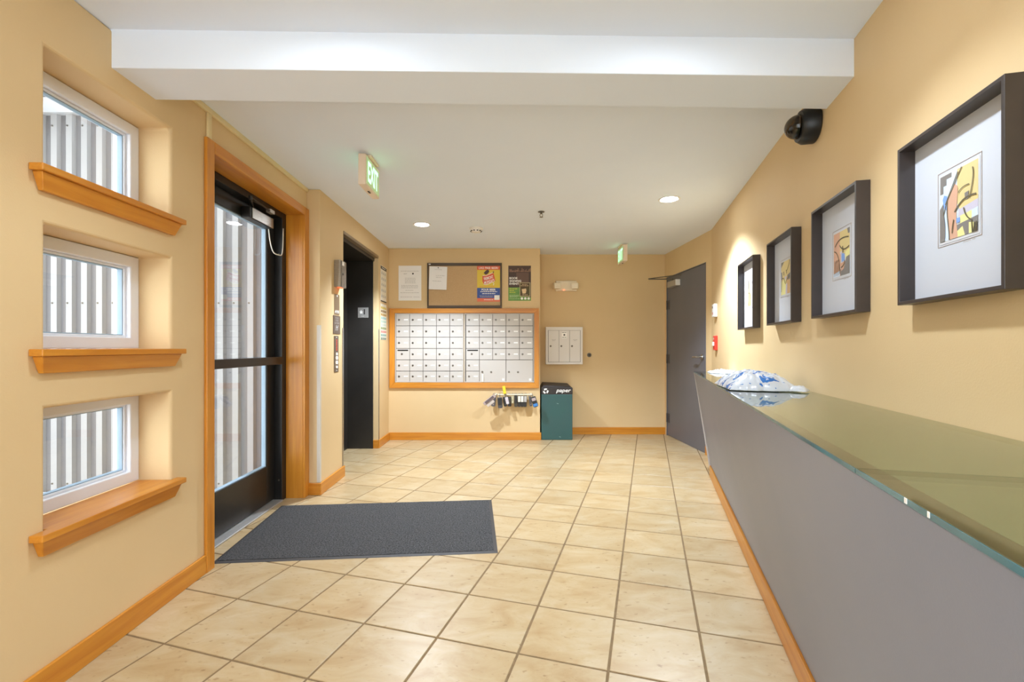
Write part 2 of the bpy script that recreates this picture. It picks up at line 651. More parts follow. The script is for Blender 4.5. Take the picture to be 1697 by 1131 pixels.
# floor: recessed grout bed and single tiles
S, TH = 0.3422, 0.2871
TX0, TY0 = 0.642, 2.666
tc, ts = math.cos(TH), math.sin(TH)
fl = MB().prism_z([(-1.95, YR), (0.75, YR), (2.35, 4.9), (2.35, 6.4), (-1.98, 6.4)], -0.06, -0.0025).build('floor', GROUT)
tag(fl, 'beige travertine tile floor laid on a skew with brown grout', kind='structure')


def clip(poly, a, b, c):
    """keep a*x + b*y <= c"""
    out = []
    for i in range(len(poly)):
        p, q = poly[i], poly[(i + 1) % len(poly)]
        dp, dq = a * p[0] + b * p[1] - c, a * q[0] + b * q[1] - c
        if dp <= 0:
            out.append(p)
        if (dp < 0 < dq) or (dq < 0 < dp):
            t = dp / (dp - dq)
            out.append((p[0] + t * (q[0] - p[0]), p[1] + t * (q[1] - p[1])))
    return out


def tile_mesh(pts):
    """flat tile with a small arris round the top"""
    n = len(pts)
    cx, cy = sum(p[0] for p in pts) / n, sum(p[1] for p in pts) / n
    ins = []
    for p in pts:
        d = Vector((cx - p[0], cy - p[1]))
        if d.length > 1e-6:
            d = d.normalized() * min(0.0022, d.length * 0.3)
        ins.append((p[0] + d.x, p[1] + d.y))
    vs = [(p[0], p[1], -0.010) for p in pts] + [(p[0], p[1], -0.0012) for p in pts] + [(p[0], p[1], 0.0) for p in ins]
    fs = [tuple(range(2 * n, 3 * n))]
    for k in (0, 1):
        for i in range(n):
            j = (i + 1) % n
            fs.append((k * n + i, k * n + j, (k + 1) * n + j, (k + 1) * n + i))
    me = bpy.data.meshes.new('tile')
    me.from_pydata(vs, [], fs)
    me.materials.append(TILE)
    return me


g = 0.0048
hs = S / 2 - g
full_me = tile_mesh([(-hs, -hs), (hs, -hs), (hs, hs), (-hs, hs)])
for k in range(-14, 10):
    for r in range(-16, 14):
        a_, b_ = k + 0.5, r + 0.5
        cx = TX0 + S * (a_ * tc - b_ * ts)
        cy = TY0 + S * (-a_ * ts - b_ * tc)
        if not (-2.3 < cx < 2.5 and -0.1 < cy < 6.6):
            continue
        sq = [(cx + u * tc + w_ * ts, cy - u * ts + w_ * tc) for u, w_ in ((-hs, -hs), (hs, -hs), (hs, hs), (-hs, hs))]
        p = sq
        p = clip(p, 1, -0.2416, 0.9487 + 0.02)
        p = clip(p, 1, 0.0476, 2.146 + 0.0476 * 4.956 + 0.02)
        p = clip(p, 0, 1, 6.30)
        p = clip(p, -1, -0.0556, 1.80 - 0.0556 * 2.5)
        if len(p) < 3:
            continue
        area = abs(sum(p[i][0] * p[(i + 1) % len(p)][1] - p[(i + 1) % len(p)][0] * p[i][1] for i in range(len(p)))) / 2
        if area < 0.0008:
            continue
        if len(p) == 4 and abs(area - (2 * hs) ** 2) < 1e-6:
            o = put('tile', full_me, fl, loc=(cx, cy, 0), rot=(0, 0, -TH))
        else:
            o = put('tile', tile_mesh([(q[0] - cx, q[1] - cy) for q in p]), fl, loc=(cx, cy, 0))

# rear of the room: unseen storefront opening with mullions, added to let in daylight as fill
rw0, rw1 = -1.50, RX(YR)
wr = root('window_4', (0, YR, 0), 0, 'unseen glazed storefront with dark mullions, added at the lobby rear for daylight fill', kind='structure')
mb = MB().frame_y(rw0, rw1, 0.0, CEIL, 0.06, -0.05, 0.05)
mb.build('frame', BLACK, wr)
for x in (rw0 + (rw1 - rw0) / 3, rw0 + 2 * (rw1 - rw0) / 3):
    MB().box(x - 0.025, x + 0.025, -0.045, 0.045, 0.06, CEIL - 0.06).build('mullion', BLACK, wr)
for k in range(3):
    xa = rw0 + (rw1 - rw0) * k / 3 + (0.061 if k == 0 else 0.026)
    xb = rw0 + (rw1 - rw0) * (k + 1) / 3 - (0.061 if k == 2 else 0.026)
    MB().box(xa, xb, -0.004, 0.004, 0.061, CEIL - 0.061).build('pane', GLASS, wr)

# exterior seen through the glass: ribbed metal wall, soffit, ground
PITCH, XR0, YC = 0.1228, -3.723, 3.745
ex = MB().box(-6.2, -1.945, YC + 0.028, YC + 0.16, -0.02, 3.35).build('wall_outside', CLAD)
tag(ex, 'grey metal cladding wall with white vertical ribs outside the entrance', kind='structure')
rp = [(-0.033, 0.028), (-0.024, 0.0), (0.024, 0.0), (0.033, 0.028)]
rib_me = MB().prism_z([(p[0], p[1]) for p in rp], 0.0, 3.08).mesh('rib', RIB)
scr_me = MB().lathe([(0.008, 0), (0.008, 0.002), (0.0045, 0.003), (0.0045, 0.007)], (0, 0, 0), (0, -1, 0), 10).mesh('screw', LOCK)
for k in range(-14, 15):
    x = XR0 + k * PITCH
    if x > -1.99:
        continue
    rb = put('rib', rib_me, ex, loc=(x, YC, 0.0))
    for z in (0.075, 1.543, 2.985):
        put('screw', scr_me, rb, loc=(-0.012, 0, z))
MB().box(-6.2, -1.95, YC - 0.03, YC + 0.03, 3.08, 3.2).build('flashing', SOFFIT, ex)
tag(MB().box(-7.0, -1.96, 1.0, 3.9, 3.35, 3.5).build('ceiling_outside', SOFFIT), 'pale grey soffit above the outside entry', kind='structure')
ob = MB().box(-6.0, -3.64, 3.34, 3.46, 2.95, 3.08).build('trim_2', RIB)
tag(ob, 'white steel beam end under the outside soffit', kind='structure')
tag(MB().box(-9.0, -1.86, -3.0, YC + 0.1, -0.12, -0.02).build('ground', CONC), 'pale concrete paving outside the entrance', kind='structure')
tag(MB().box(-6.2, -1.95, YC - 0.10, YC - 0.004, -0.02, 0.008).build('trim_3', SOFFIT), 'pale curb at the foot of the outside cladding', kind='structure')


# ------------------------------------------------------------------ baseboards
def baseboard(name, w, x0, x1, label, h=0.097, t=0.015, parent=None):
    o = MB().box(x0, x1, -t, -0.001, 0.0, h).build(name, WOODX, None, bevel=0.003)
    o.location = w.at(0)
    o.rotation_euler = (0, 0, w.rz)
    return tag(o, label, kind='structure')


CAS = 0.064
baseboard('baseboard_left', LW, 0.0, DX0 - CAS - 0.001, 'orange wood baseboard under the three windows')
baseboard('baseboard_elevator', EW, -0.016, EX0 + 0.004, 'short orange wood baseboard beside the elevator call plates')
baseboard('baseboard_elevator_far', EW, EX1 - 0.004, EW.len - 0.016, 'short orange wood baseboard between elevator and mailbox wall')
o = tag(MB().box(0, 0.058, -0.015, -0.001, 0, 0.097).build('baseboard_elevator_return', WOODX, bevel=0.003),
        'tiny orange baseboard return at the far elevator jamb', kind='structure')
o.location = (EW.at(EX1)[0] - 0.058, EW.at(EX1)[1] + 0.0, 0)
o = tag(MB().box(0, 0.118, -0.015, -0.001, 0, 0.097).build('baseboard_corner', WOODX, bevel=0.003),
        'orange baseboard on the narrow return beside the entrance', kind='structure')
o.location = (-1.642, 3.695, 0)
baseboard('baseboard_back', BW, BW.hit(646, 720)[0], BW.len + 0.014, 'orange wood baseboard under the mailboxes')
baseboard('baseboard_alcove', AW, 0.07, AW.hit(1102, 715)[0], 'orange wood baseboard behind the recycling bin')
baseboard('baseboard_right', RW, 0.0, 0.62, 'orange wood baseboard between the grey door and the counter')
baseboard('baseboard_door', DW, DD1 + 0.006, DW.len - 0.016, 'stub of orange baseboard beside the grey door')

# ------------------------------------------------------------------ windows on the left wall
for i, (za, zb) in enumerate(WINZ):
    lab = ['lowest of three small windows with orange sill, nearest the floor',
           'middle of three small windows with orange sill, at eye height',
           'highest of three small windows with orange sill, up by the beam'][i]
    w = root('window_%d' % (i + 1), LW.at((WX0 + WX1) / 2, za), LW.rz, lab, kind='structure')
    hw = (WX1 - WX0) / 2
    H = zb - za
    MB().frame_y(-hw + 0.002, hw - 0.002, 0.001, H - 0.002, 0.05, 0.145, 0.225).build('frame', VINYL, w, bevel=0.004)
    MB().frame_y(-hw + 0.052, hw - 0.052, 0.051, H - 0.052, 0.010, 0.165, 0.20).build('glazing_bead', VINYL, w, bevel=0.002)
    MB().frame_y(-hw + 0.062, hw - 0.062, 0.061, H - 0.062, 0.004, 0.172, 0.195).build('gasket', GASKET, w)
    MB().box(-hw + 0.066, hw - 0.066, 0.180, 0.186, 0.065, H - 0.066).build('pane', GLASS, w)
    # sill board with horns, and the tapered apron under it
    ho = 0.058
    pts = [(-hw + 0.002, 0.144), (-hw + 0.002, -0.001), (-hw - ho, -0.001), (-hw - ho, -0.048), (hw + ho - 0.02, -0.048), (hw + ho - 0.02, -0.001), (hw - 0.002, -0.001), (hw - 0.002, 0.144)]
    MB().prism_z(pts, -0.024, 0.0).build('sill_board', WOODX, w, bevel=0.003)
    e0, e1 = -hw - ho + 0.012, hw + ho - 0.034
    bot = [(e0 + 0.02, -0.018, -0.082), (e1 - 0.02, -0.018, -0.082), (e1 - 0.02, -0.001, -0.082), (e0 + 0.02, -0.001, -0.082)]
    top = [(e0, -0.036, -0.0245), (e1, -0.036, -0.0245), (e1, -0.001, -0.0245), (e0, -0.001, -0.0245)]
    MB().hexa(bot, top).build('apron', WOODX, w, bevel=0.002)

# ------------------------------------------------------------------ entrance door (door_1)
d1 = root('door_1', LW.at(0), LW.rz, 'glazed black entrance door with push bar in an orange wood surround', kind='structure')
T1, T2 = 2.22, 2.285
MB().box(DX0 - CAS, DX0 + 0.0, -0.018, -0.001, 0, T2).build('side_casing', WOODZ, d1, bevel=0.003)
MB().box(DX1 - 0.020, LW.len - 0.001, -0.018, -0.001, 0, T2).build('side_casing', WOODZ, d1, bevel=0.003)
MB().box(DX0 + 0.001, DX1 - 0.021, -0.018, -0.001, T1, T2).build('head_casing', WOODX, d1, bevel=0.003)
MB().box(DX0 + 0.001, DX0 + 0.021, -0.001, 0.130, 0, T1 + 0.019).build('jamb_liner', WOODZ, d1, bevel=0.002)
MB().box(DX1 - 0.021, DX1 - 0.001, -0.001, 0.130, 0, T1 + 0.019).build('jamb_liner', WOODZ, d1, bevel=0.002)
MB().box(DX0 + 0.022, DX1 - 0.022, -0.001, 0.130, T1, T1 + 0.019).build('head_liner', WOODX, d1, bevel=0.002)
# black metal frame
J = 0.062
MB().box(DX0 + 0.001, DX0 + J, 0.131, 0.255, 0, DTOP - 0.001).build('frame_jamb', BLACK, d1, bevel=0.003)
MB().box(DX1 - J - 0.02, DX1 - 0.001, 0.131, 0.255, 0, DTOP - 0.001).build('frame_jamb', BLACK, d1, bevel=0.003)
MB().box(DX0 + J + 0.001, DX1 - J - 0.021, 0.131, 0.255, 2.175, DTOP - 0.001).build('frame_head', BLACK, d1, bevel=0.003)
MB().box(DX0 + J + 0.001, DX1 - J - 0.021, 0.120, 0.250, 0.0, 0.012).build('threshold', ALU, d1, bevel=0.004)
# leaf
l0, l1, lz0, lz1 = DX0 + J + 0.004, DX1 - J - 0.024, 0.018, 2.171
ST, TR, BR_ = 0.112, 0.105, 0.275
MB().box(l0, l0 + ST, 0.187, 0.232, lz0, lz1).build('stile', BLACK, d1, bevel=0.003)
MB().box(l1 - ST, l1, 0.187, 0.232, lz0, lz1).build('stile', BLACK, d1, bevel=0.003)
MB().box(l0 + ST + 0.0005, l1 - ST - 0.0005, 0.187, 0.232, lz1 - TR, lz1).build('top_rail', BLACK, d1, bevel=0.003)
MB().box(l0 + ST + 0.0005, l1 - ST - 0.0005, 0.187, 0.232, lz0, lz0 + BR_).build('bottom_rail', BLACK, d1, bevel=0.003)
MB().box(l0 + ST + 0.006, l1 - ST - 0.006, 0.206, 0.212, lz0 + BR_ + 0.006, lz1 - TR - 0.006).build('pane', GLASS, d1)
MB().frame_y(l0 + ST + 0.0005, l1 - ST - 0.0005, lz0 + BR_ + 0.0005, lz1 - TR - 0.0005, 0.006, 0.195, 0.225).build('gasket', GASKET, d1)
mb = MB().box(l0 + 0.04, l1 - 0.03, 0.112, 0.134, 1.053, 1.110)
for x in (l0 + 0.05, l1 - 0.06):
    mb.box(x, x + 0.03, 0.1335, 0.1865, 1.062, 1.100)
mb.build('push_bar', BRONZE, d1, bevel=0.004)
# closer with arm and door-loop cable
c0, c1 = ly(3.09), ly(3.40)
cb_ = MB().box(c0, c1, 0.125, 0.1865, 2.052, 2.128).build('closer_body', BLACK, d1, bevel=0.004)
MB().box(c0 + 0.02, c1 - 0.006, 0.1195, 0.1247, 2.055, 2.126).build('closer_cover', STEEL, cb_, bevel=0.002)
mb = MB().cyl((c0 + 0.09, 0.155, 2.1275), (c0 + 0.09, 0.155, 2.146), 0.014)
mb.tube([(c0 + 0.09, 0.155, 2.146), (c0 - 0.09, 0.075, 2.150)], 0.008)
mb.tube([(c0 - 0.09, 0.075, 2.160), (c0 + 0.24, 0.110, 2.163)], 0.007)
mb.cyl((c0 - 0.09, 0.075, 2.142), (c0 - 0.09, 0.075, 2.168), 0.012)
mb.build('closer_arm', BLACK, d1)
MB().box(c0 + 0.215, c0 + 0.275, 0.095, 0.1305, 2.150, 2.176).build('arm_bracket', ALU, d1, bevel=0.003)
cp = []
q0, q1 = Vector((c1 - 0.004, 0.16, 2.09)), Vector((DX1 - J - 0.008, 0.128, 2.10))
for t in range(25):
    u = t / 24
    p = q0.lerp(q1, u)
    p.z -= 0.215 * (1 - (2 * u - 1) ** 4)
    p.y -= 0.02 * math.sin(PI * u)
    p.x += 0.02 * math.sin(2 * PI * u) * -0.4
    cp.append(p)
MB().tube(cp, 0.0042, 8).build('door_loop_cable', WHITEP, d1, smooth=True)
# hinge screws on the far jamb
for z in (0.16, 1.9):
    MB().cyl((DX1 - J - 0.0205, 0.155, z), (DX1 - J - 0.023, 0.155, z), 0.006, n=10).build('screw', LOCK, d1)

# raceway along the ceiling with a drop to the door head
rc = root('cable_raceway', LW.at(ly(2.44), T2), LW.rz, 'beige surface cable raceway running under the ceiling above the entrance door', 'cable raceway')
xo = ly(2.44)
MB().box(ly(2.11) - xo, ly(3.68) - xo, -0.016, -0.001, CEIL - T2 - 0.030, CEIL - T2 - 0.001).build('ceiling_run', RACE, rc, bevel=0.002)
MB().box(-0.013, 0.013, -0.015, -0.001, 0.001, CEIL - T2 - 0.0305).build('drop', RACE, rc, bevel=0.002)

# corner guards
cg = MB().box(-0.001, 0.022, -0.0035, -0.0005, 0.10, 1.36).box(-0.0035, -0.0005, -0.0035, 0.022, 0.10, 1.36).build('corner_guard', mat('clear_guard', (206, 200, 190), 0.4))
cg.location = (-1.5405, 3.6945, 0)
cg.rotation_euler = (0, 0, PI / 2)
tag(cg, 'steel corner guard on the wall corner beside the entrance door', 'corner guard')
for xx, zz, lab in ((EX0, 1.36, 'steel corner guard on the elevator opening edge by the call plates'),
                    (EX1, 1.40, 'steel corner guard on the elevator opening edge by the wall posters')):
    sgn = -1 if xx == EX0 else 1
    a, b = sorted((0.0, sgn * 0.03))
    c = MB().box(a, b, -0.004, -0.0008, 0.10, zz).build('corner_guard', STEEL)
    c.location = EW.at(xx + sgn * 0.004)
    c.rotation_euler = (0, 0, EW.rz)
    tag(c, lab, 'corner guard')

# ------------------------------------------------------------------ elevator recess
el = root('door_3', EW.at(EX0), EW.rz, 'black elevator door deep in a black lined opening', kind='structure')
EL = EX1 - EX0
MB().box(0.03, EL - 0.002, 0.352, 0.392, 0.0, 2.19).build('door_panel', BLACKS, el)
MB().box(EL - 0.022, EL - 0.002, 0.058, 0.351, 0.0, 2.19).build('jamb_lining', BLACKS, el)
MB().box(0.002, 0.022, 0.058, 0.351, 0.0, 2.19).build('jamb_lining', BLACKS, el)
MB().box(0.002, EL - 0.002, 0.045, 0.392, 2.191, ETOP - 0.001).build('head_lining', BLACKS, el)
MB().box(0.001, EL - 0.001, -0.004, 0.044, ETOP - 0.028, ETOP - 0.0005).build('head_edge', PLATE, el)
fs_ = root('floor_plaque', (0, 0, 0), 0, 'silver floor number plaque reading 1 on the black elevator jamb', 'plaque')
fs_.location = EW.at(EX1 - 0.0225, 1.588, -0.17)
MB().box(-0.061, 0.061, -0.004, -0.0006, -0.06, 0.06).build('plate', ALU, fs_, bevel=0.002)
lettering('1', INKD, fs_, 0.016, -0.0046, 0.010, 0.062, 0.016, bold=0.02)
st = [(0.028 * (1 if k % 2 == 0 else 0.42) * math.sin(PI * k / 5), 0.028 * (1 if k % 2 == 0 else 0.42) * math.cos(PI * k / 5)) for k in range(10)]
MB().prism_y([(p[0] - 0.022, p[1] + 0.005) for p in st], -0.0055, -0.0041).build('star', LABELW, fs_)
MB().cyl((-0.012, -0.0041, -0.042), (-0.012, -0.006, -0.042), 0.004, n=8).cyl((0.004, -0.0041, -0.042), (0.004, -0.006, -0.042), 0.004, n=8).build('braille', LABELW, fs_)

# plates beside the elevator
ex_ = EW.x_at_y
kb = root('key_box', EW.at(ex_(4.07), 1.71), EW.rz, 'steel lock box with keyhole mounted above the elevator call plates', 'key box')
MB().prism_z([(-0.07, -0.0008), (-0.07, -0.045), (-0.058, -0.056), (0.07, -0.056), (0.07, -0.0008)], 0, 0.234).build('body', STEEL, kb, bevel=0.002)
MB().box(-0.048, 0.066, -0.060, -0.0565, 0.004, 0.230).build('front_plate', STEEL, kb, bevel=0.001)
MB().cyl((-0.02, -0.0605, 0.115), (-0.02, -0.066, 0.115), 0.010).build('keyhole', LOCK, kb)
MB().box(-0.04, 0.01, -0.0612, -0.0603, 0.19, 0.226).build('sticker', LABELW, kb)
MB().box(-0.03, 0.04, -0.04, -0.015, -0.004, -0.0005).build('lamp', mat('red_lamp', (220, 90, 60), 0.4, emit=(255, 80, 40), estr=1.2), kb)

p1 = root('engraved_plate', EW.at(ex_(4.065), 1.47), EW.rz, 'bare bronze plate with an engraved emblem under the lock box', 'plate')
MB().box(-0.062, 0.062, -0.003, -0.0008, 0, 0.18).build('plate', PLATE, p1, bevel=0.001)
mb = MB()
for k in range(8):
    mb.box(-0.05 + k * 0.0125, -0.042 + k * 0.0125, -0.0042, -0.0031, 0.012 + 0.008 * (k % 3), 0.03 + 0.01 * (k % 2))
mb.build('emblem', LABELW, p1)
MB().cyl((0.0, -0.0031, 0.165), (0.0, -0.0055, 0.165), 0.008, n=12).build('screw', LABELW, p1)
p2 = root('fire_notice_plate', EW.at(ex_(4.06), 1.30), EW.rz, 'dark brown fire notice plate with pale figures above the call buttons', 'plate')
MB().box(-0.083, 0.083, -0.004, -0.0008, 0, 0.162).build('plate', PLATED, p2, bevel=0.001)
lettering('IN CASE\nOF FIRE\nUSE STAIRS', INK, p2, 0, -0.0046, 0.118, 0.06, 0.11)
mb = MB().prism_y([(-0.035, 0.03), (-0.022, 0.03), (-0.008, 0.075), (-0.022, 0.08)], -0.0052, -0.0042)
mb.prism_y([(0.0, 0.03), (0.012, 0.03), (0.035, 0.08), (0.02, 0.078)], -0.0052, -0.0042)
mb.prism_y([(-0.02, 0.05), (0.025, 0.062), (0.025, 0.07), (-0.02, 0.058)], -0.0062, -0.0053)
mb.build('pictogram', INK, p2)
p3 = root('call_button_panel', EW.at(ex_(4.05), 0.965), EW.rz, 'narrow bronze elevator call panel with lit buttons and a red strip', 'call panel')
MB().box(-0.05, 0.05, -0.004, -0.0008, 0, 0.318).build('plate', PLATED, p3, bevel=0.001)
mb = MB()
for k in range(6):
    mb.box(-0.006, 0.01, -0.006, -0.0041, 0.19 + k * 0.017, 0.2 + k * 0.017)
mb.build('red_indicator', mat('red_print', (226, 84, 66), 0.5, emit=(255, 60, 40), estr=0.25), p3)
for k, z in enumerate((0.045, 0.085, 0.125, 0.16)):
    MB().cyl((0.002, -0.0041, z), (0.002, -0.010, z), 0.016 if k % 3 else 0.011, n=16).build('button', LITBTN, p3)
for z in (0.305, 0.015):
    MB().cyl((0, -0.0041, z), (0, -0.006, z), 0.006, n=10).build('screw', LABELW, p3)


# ------------------------------------------------------------------ flat print helpers
def lines_mesh(rows, y=-0.0016, h=0.004):
    """rows: (x0, x1, z) short dashes standing for unreadable type"""
    mb = MB()
    for x0, x1, z in rows:
        x = x0
        while x < x1 - 0.003:
            w = random.uniform(0.012, 0.032)
            e = min(x1, x + w)
            mb.add([(x, y, z), (e, y, z), (e, y, z + h), (x, y, z + h)], [(0, 1, 2, 3)])
            x = e + 0.005
    return mb


def flat(pts, y):
    n = len(pts)
    a = sum(pts[i][0] * pts[(i + 1) % n][1] - pts[(i + 1) % n][0] * pts[i][1] for i in range(n))
    if a < 0:
        pts = pts[::-1]
    return MB().add([(p[0], y, p[1]) for p in pts], [tuple(range(n))])


def ribbon(pts, w, y):
    """flat stroke of width w along pts"""
    mb = MB()
    L_, R_ = [], []
    for i, p in enumerate(pts):
        a = Vector(pts[max(i - 1, 0)])
        b = Vector(pts[min(i + 1, len(pts) - 1)])
        d = (b - a).normalized()
        nrm = Vector((-d.y, d.x)) * (w / 2)
        L_.append((p[0] + nrm.x, y, p[1] + nrm.y))
        R_.append((p[0] - nrm.x, y, p[1] - nrm.y))
    for i in range(len(pts) - 1):
        mb.add([R_[i], R_[i + 1], L_[i + 1], L_[i]], [(0, 1, 2, 3)])
    return mb


def curve(p0, p1, p2, n=10):
    return [((1 - t) ** 2 * p0[0] + 2 * t * (1 - t) * p1[0] + t * t * p2[0],
             (1 - t) ** 2 * p0[1] + 2 * t * (1 - t) * p1[1] + t * t * p2[1]) for t in [k / n for k in range(n + 1)]]


def sheet(name, w, box_px, label, cat, m, out=0.0, group=None, thick=0.0012):
    x0, z1 = w.hit(box_px[0], box_px[1], out)
    x1, z0 = w.hit(box_px[2], box_px[3], out)
    r = root(name, w.at((x0 + x1) / 2, z0, out), w.rz, label, cat, group)
    W, H = x1 - x0, z1 - z0
    MB().box(-W / 2, W / 2, -thick, -0.0003, 0, H).build('sheet', m, r)
    return r, W, H


# notices and posters
n1, W, H = sheet('paper_notice', BW, (660.5, 440.6, 698.3, 498.5), 'white paper notice with small emblem taped beside the corkboard', 'notice', PAPER)
rows = [(-W * .4, W * .4, H * .84)] + [(-W * .22, W * .25, H * (.64 - .035 * k)) for k in range(5)] + [(-W * .38, W * .36, H * (.43 - .035 * k)) for k in range(3)] + [(-W * .2, W * .15, H * .29), (-W * .42, W * .42, H * .22), (-W * .42, W * .1, H * .1), (W * .15, W * .42, H * .1)]
lines_mesh(rows).build('type', INK, n1)
lettering('U S T', INKD, n1, -W * .2, -0.0017, H * .765, 0.012)
MB().cyl((W * .13, -0.0013, H * .77), (W * .13, -0.0019, H * .77), 0.011, n=20).build('emblem', INKD, n1)

x0, z1 = BW.hit(708.4, 436.6)
x1, z0 = BW.hit(831.6, 511.0)
cbd = root('corkboard', BW.at((x0 + x1) / 2, z0), 0, 'wide brown framed corkboard hung above the mailboxes', 'corkboard')
CW, CH = x1 - x0, z1 - z0
MB().frame_y(-CW / 2, CW / 2, 0, CH, 0.018, -0.022, -0.001, wt=0.034, wb=0.032).build('frame', CORKF, cbd, bevel=0.002)
MB().box(-CW / 2 + 0.018, CW / 2 - 0.018, -0.008, -0.001, 0.032, CH - 0.034).build('cork_panel', CORK, cbd)
MB().box(-CW / 2 + 0.02, -CW / 2 + 0.045, -0.0228, -0.0221, CH - 0.022, CH - 0.012).build('maker_plate', LABELW, cbd)

n2, W, H = sheet('pinned_letter', BW, (710.5, 442.0, 740.0, 480.2), 'white letter pinned crooked at the corner of the corkboard', 'notice', PAPER, out=0.0235)
n2.rotation_euler = (0, math.radians(2.0), 0)
lines_mesh([(-W * .2, W * .2, H * .86), (-W * .12, W * .38, H * .6), (-W * .12, W * .2, H * .52), (-W * .3, W * .2, H * .36)]).build('type', INK, n2)
MB().lathe([(0.003, 0), (0.003, 0.006), (0.007, 0.008), (0.007, 0.012)], (0, -0.0013, H * .94), (0, -1, 0), 10).build('push_pin', INKD, n2)

# beer poster
pst, W, H = sheet('beer_poster', BW, (790.8, 441.0, 828.6, 500.3), 'yellow and blue poster with a red banner pinned to the corkboard', 'poster', mat('poster_yellow', (226, 196, 62), 0.5), out=0.0085)
PR = mat('poster_red', (222, 92, 52), 0.5)
PB = mat('poster_blue', (56, 84, 158), 0.5)
PS = mat('poster_salmon', (228, 118, 82), 0.5)
PWH = mat('poster_white', (246, 244, 236), 0.5)
PDK = mat('poster_brown', (84, 60, 52), 0.5)
flat([(-W / 2, H * .89), (W / 2, H * .89), (W / 2, H), (-W / 2, H)], -0.0016).build('top_band', PR, pst)
lettering('LIKE FREE BEER?', PWH, pst, 0, -0.0021, H * .943, H * .06, W * .86, bold=0.015)
flat([(-W / 2, H * .10), (W / 2, H * .10), (W / 2, H * .385), (-W / 2, H * .385)], -0.0016).build('blue_band', PB, pst)
flat([(-W / 2, 0.0), (W / 2, 0.0), (W / 2, H * .10), (-W / 2, H * .10)], -0.0016).build('bottom_band', PS, pst)
lettering('POUR BEER', PWH, pst, 0, -0.0021, H * .335, H * .058, W * .62, bold=0.03)
lines_mesh([(-W * .36, W * .38, H * .27), (-W * .28, W * .3, H * .215)], -0.0021, 0.009).build('type', PWH, pst)
lines_mesh([(-W * .4, W * .2, H * .155), (-W * .36, W * .18, H * .125)], -0.0021, 0.006).build('type', INK, pst)
lines_mesh([(-W * .2, W * .2, H * .045)], -0.0021, 0.008).build('type', PWH, pst)
flat([(W * .25, H * .05), (W * .48, H * .05), (W * .48, H * .18), (W * .25, H * .18)], -0.0021).build('blank_square', PWH, pst)
flat([(-W * .27, H * .72), (W * .22, H * .80), (W * .26, H * .70), (W * .3, H * .58), (-W * .2, H * .47), (-W * .27, H * .57)], -0.0016).build('banner', PR, pst)
ribbon(curve((-W * .25, H * .74), (-W * .2, H * .68), (W * .2, H * .82)), 0.006, -0.0021).build('banner_edge', PWH, pst)
ribbon(curve((-W * .22, H * .50), (-W * .12, H * .44), (W * .16, H * .55)) + curve((W * .16, H * .55), (W * .28, H * .52), (W * .2, H * .46), 6), 0.006, -0.0021).build('banner_edge', PWH, pst)
lettering('FREMONT', PWH, pst, 0.0, -0.0026, H * .665, H * .085, W * .42, bold=0.02, rot=(0, -math.radians(15), 0))
lettering('MUNDAYS', PWH, pst, 0.01, -0.0026, H * .565, H * .08, W * .46, bold=0.02, rot=(0, -math.radians(15), 0))
flat([(-W * .22, H * .80), (-W * .12, H * .87), (-W * .03, H * .905), (0.01, H * .85), (-W * .02, H * .79), (-W * .12, H * .75)], -0.0026).build('silhouette', PDK, pst)
flat([(W * .17, H * .82), (W * .23, H * .86), (W * .23, H * .80)], -0.0026).build('silhouette', PDK, pst)
lines_mesh([(-W * .4, W * .25, H * .415)], -0.0021, 0.005).build('type', PS, pst)

# book poster
bk, W, H = sheet('book_poster', BW, (842.4, 440.6, 879.9, 498.8), 'dark brown and green poster reading book signing event', 'poster', mat('poster_dark_brown', (74, 54, 44), 0.5))
GRN = mat('poster_green', (92, 140, 66), 0.5, vary=(120, 160, 70), vscale=14)
CRM = mat('poster_cream', (226, 196, 150), 0.5)
flat([(-W / 2, 0), (W / 2, 0), (W / 2, H * .10), (W * .0, H * .12), (W * .0, H * .38), (-W / 2, H * .38)], -0.0016).build('green_panel', GRN, bk)
flat([(-W * .15, H * .44), (W * .4, H * .44), (W * .4, H * .80), (-W * .15, H * .80)], -0.0014).build('brown_panel', mat('poster_mid_brown', (104, 78, 64), 0.5), bk)
mb = MB()
for k in range(16):
    x = -W * .46 + W * .06 * k
    hh = random.uniform(.03, .11) * H
    mb.add([(x, -0.0016, H * .82), (x + W * .045, -0.0016, H * .82), (x + W * .05, -0.0016, H * .83 + hh), (x + W * .01, -0.0016, H * .82 + hh)], [(0, 1, 2, 3)])
mb.build('photo_strip', mat('poster_crowd', (176, 136, 104), 0.5, vary=(96, 60, 44), vscale=60), bk)
for k, t in enumerate(('BOOK', 'SIGNING', 'EVENT')):
    ww = (0.37, 0.52, 0.42)[k] * W
    lettering(t, PWH, bk, -W * .45 + ww / 2, -0.0021, H * (.645 - .08 * k), H * .06, ww, bold=0.025)
flat([(0.0, H * .12), (W * .47, H * .12), (W * .47, H * .52), (0.0, H * .52)], -0.0016).build('book_border', mat('poster_khaki', (190, 178, 132), 0.5), bk)
flat([(W * .025, H * .14), (W * .445, H * .14), (W * .445, H * .505), (W * .025, H * .505)], -0.0021).build('book_cover', mat('poster_olive', (84, 78, 34), 0.5, vary=(80, 54, 30), vscale=12), bk)
flat([(W * .09, H * .33), (W * .28, H * .35), (W * .30, H * .30), (W * .27, H * .21), (W * .13, H * .20)], -0.0026).build('book_picture', CRM, bk)
lines_mesh([(W * .1, W * .35, H * .46), (W * .05, W * .42, H * .42), (W * .12, W * .35, H * .165)], -0.0026, 0.006).build('type', CRM, bk)
lines_mesh([(-W * .45, -W * .1, H * .33), (-W * .45, -W * .25, H * .28), (-W * .45, -W * .18, H * .23)], -0.0021, 0.009).build('type', mat('poster_lime', (206, 204, 72), 0.5), bk)
